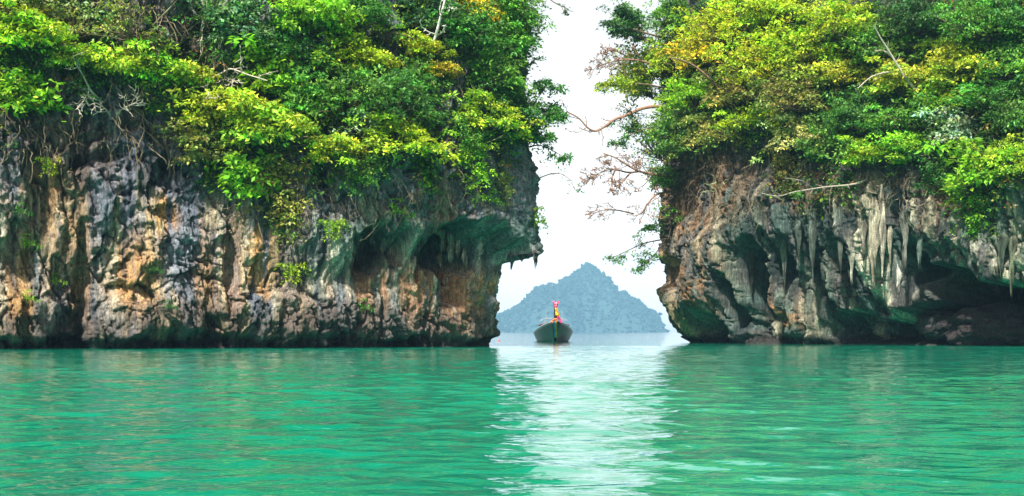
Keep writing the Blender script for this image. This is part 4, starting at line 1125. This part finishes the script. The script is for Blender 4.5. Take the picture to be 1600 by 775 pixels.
    ribbon([(.10, -.36, 1.62), (.20, -.32, 1.46), (.28, -.3, 1.32), (.34, -.3, 1.17)], [.13, .16, .16, .13], (.70, .03, .16), 'magenta_ribbon')
    ribbon([(.0, -.26, 1.46), (-.12, -.26, 1.36), (-.22, -.22, 1.28), (-.28, -.2, 1.20)], [.16, .18, .19, .14], (.78, .20, .07), 'coral_ribbon')
    for x0, col, nm in ((-.055, (.03, .30, .55), 'blue_ribbon'), (.0, (.80, .60, .05), 'golden_ribbon'), (.055, (.75, .16, .06), 'red_orange_ribbon')):
        ribbon([(x0 * .6, -.22, 1.46), (x0, -.2, 1.2), (x0 * 1.1 + .02, .12, .85), (x0 * 1.2 + .05, .55, .5), (x0 * 1.3 + .07, .85, .26)], .062, col, nm)
    # side boards, posts and the light awning frame
    for sg in (-1, 1):
        b = MB(); b.box((sg * .66, 4.4, 1.12), (.62, 3.4, .09), Matrix.Rotation(R(18 * sg), 4, 'Y').to_quaternion()); link('side_board', b.mesh('side_board', redw, False), root)
        for yy in (3.0, 6.6):
            q = MB(); q.tube([(sg * .52, yy, .5), (sg * .52, yy, 1.3), (sg * .5, yy, 2.0 if yy < 4 else 1.5)], .016, 6); link('pole', q.mesh('pole', bark_mat('grey_pole', (.3, .33, .35), .1)), root)
    fm = MB(); th = np.linspace(-1, 1, 15)
    for yy in (3.0, 6.6):
        fm.tube(np.stack([th * .86, np.full(15, yy), 1.5 - .16 * th ** 4], -1), .018, 6)
    for x in (-.86, 0, .86): fm.tube([(x, 3.0, 1.5 - (.16 if x else 0)), (x, 4.8, 1.5 - (.16 if x else 0)), (x, 6.6, 1.5 - (.16 if x else 0))], .018, 6)
    link('awning_frame', fm.mesh('awning_frame', bark_mat('awning_pole', (.3, .34, .36), .1)), root)
    e = MB(); e.box((.1, 10.3, 1.0), (.35, .7, .4)); e.tube([(.1, 10.6, 1.0), (.12, 12.0, .5), (.14, 14.0, -.1)], .03, 6)
    link('engine', e.mesh('engine', dark, False), root)
boat()

# red float by the left cliff
b = MB(); m, q = 10, 14
th = np.linspace(0.01, np.pi - .01, m)[:, None]; ph = np.linspace(0, 2 * np.pi, q, endpoint=False)[None]
Yf = 95.0
b.grid(np.stack([.07 * np.sin(th) * np.cos(ph), .07 * np.sin(th) * np.sin(ph), .07 * np.cos(th) * np.ones_like(ph)], -1), close=True)
b.tube([(0, 0, .06), (0, 0, .11)], [.02, .018], 8)
fl = link('float', b.mesh('float', paint_mat('float_paint', (.55, .08, .05), .45)))
fl.location = (at(780, 519, Yf)[0], Yf, .03)
tag(fl, 'small red float on the water beside the foot of the left cliff', 'buoy')

# ------------------------------------------------------------------ haze
hz = MB(); hz.box((0, 0, 63.5), (5460, 5460, 131.0))
hm, nt, bsdf, out = new_mat('haze_air')
nt.nodes.remove(bsdf)
pv = nt.nodes.new('ShaderNodeVolumePrincipled')
pv.inputs['Color'].default_value = (.34, .69, 1.0, 1)
pv.inputs['Density'].default_value = 0.00024
pv.inputs['Anisotropy'].default_value = 0.0
nt.links.new(pv.outputs[0], out.inputs['Volume'])
ho = link('haze', hz.mesh('haze', hm, False))
tag(ho, 'pale sea haze filling the air', kind='stuff')
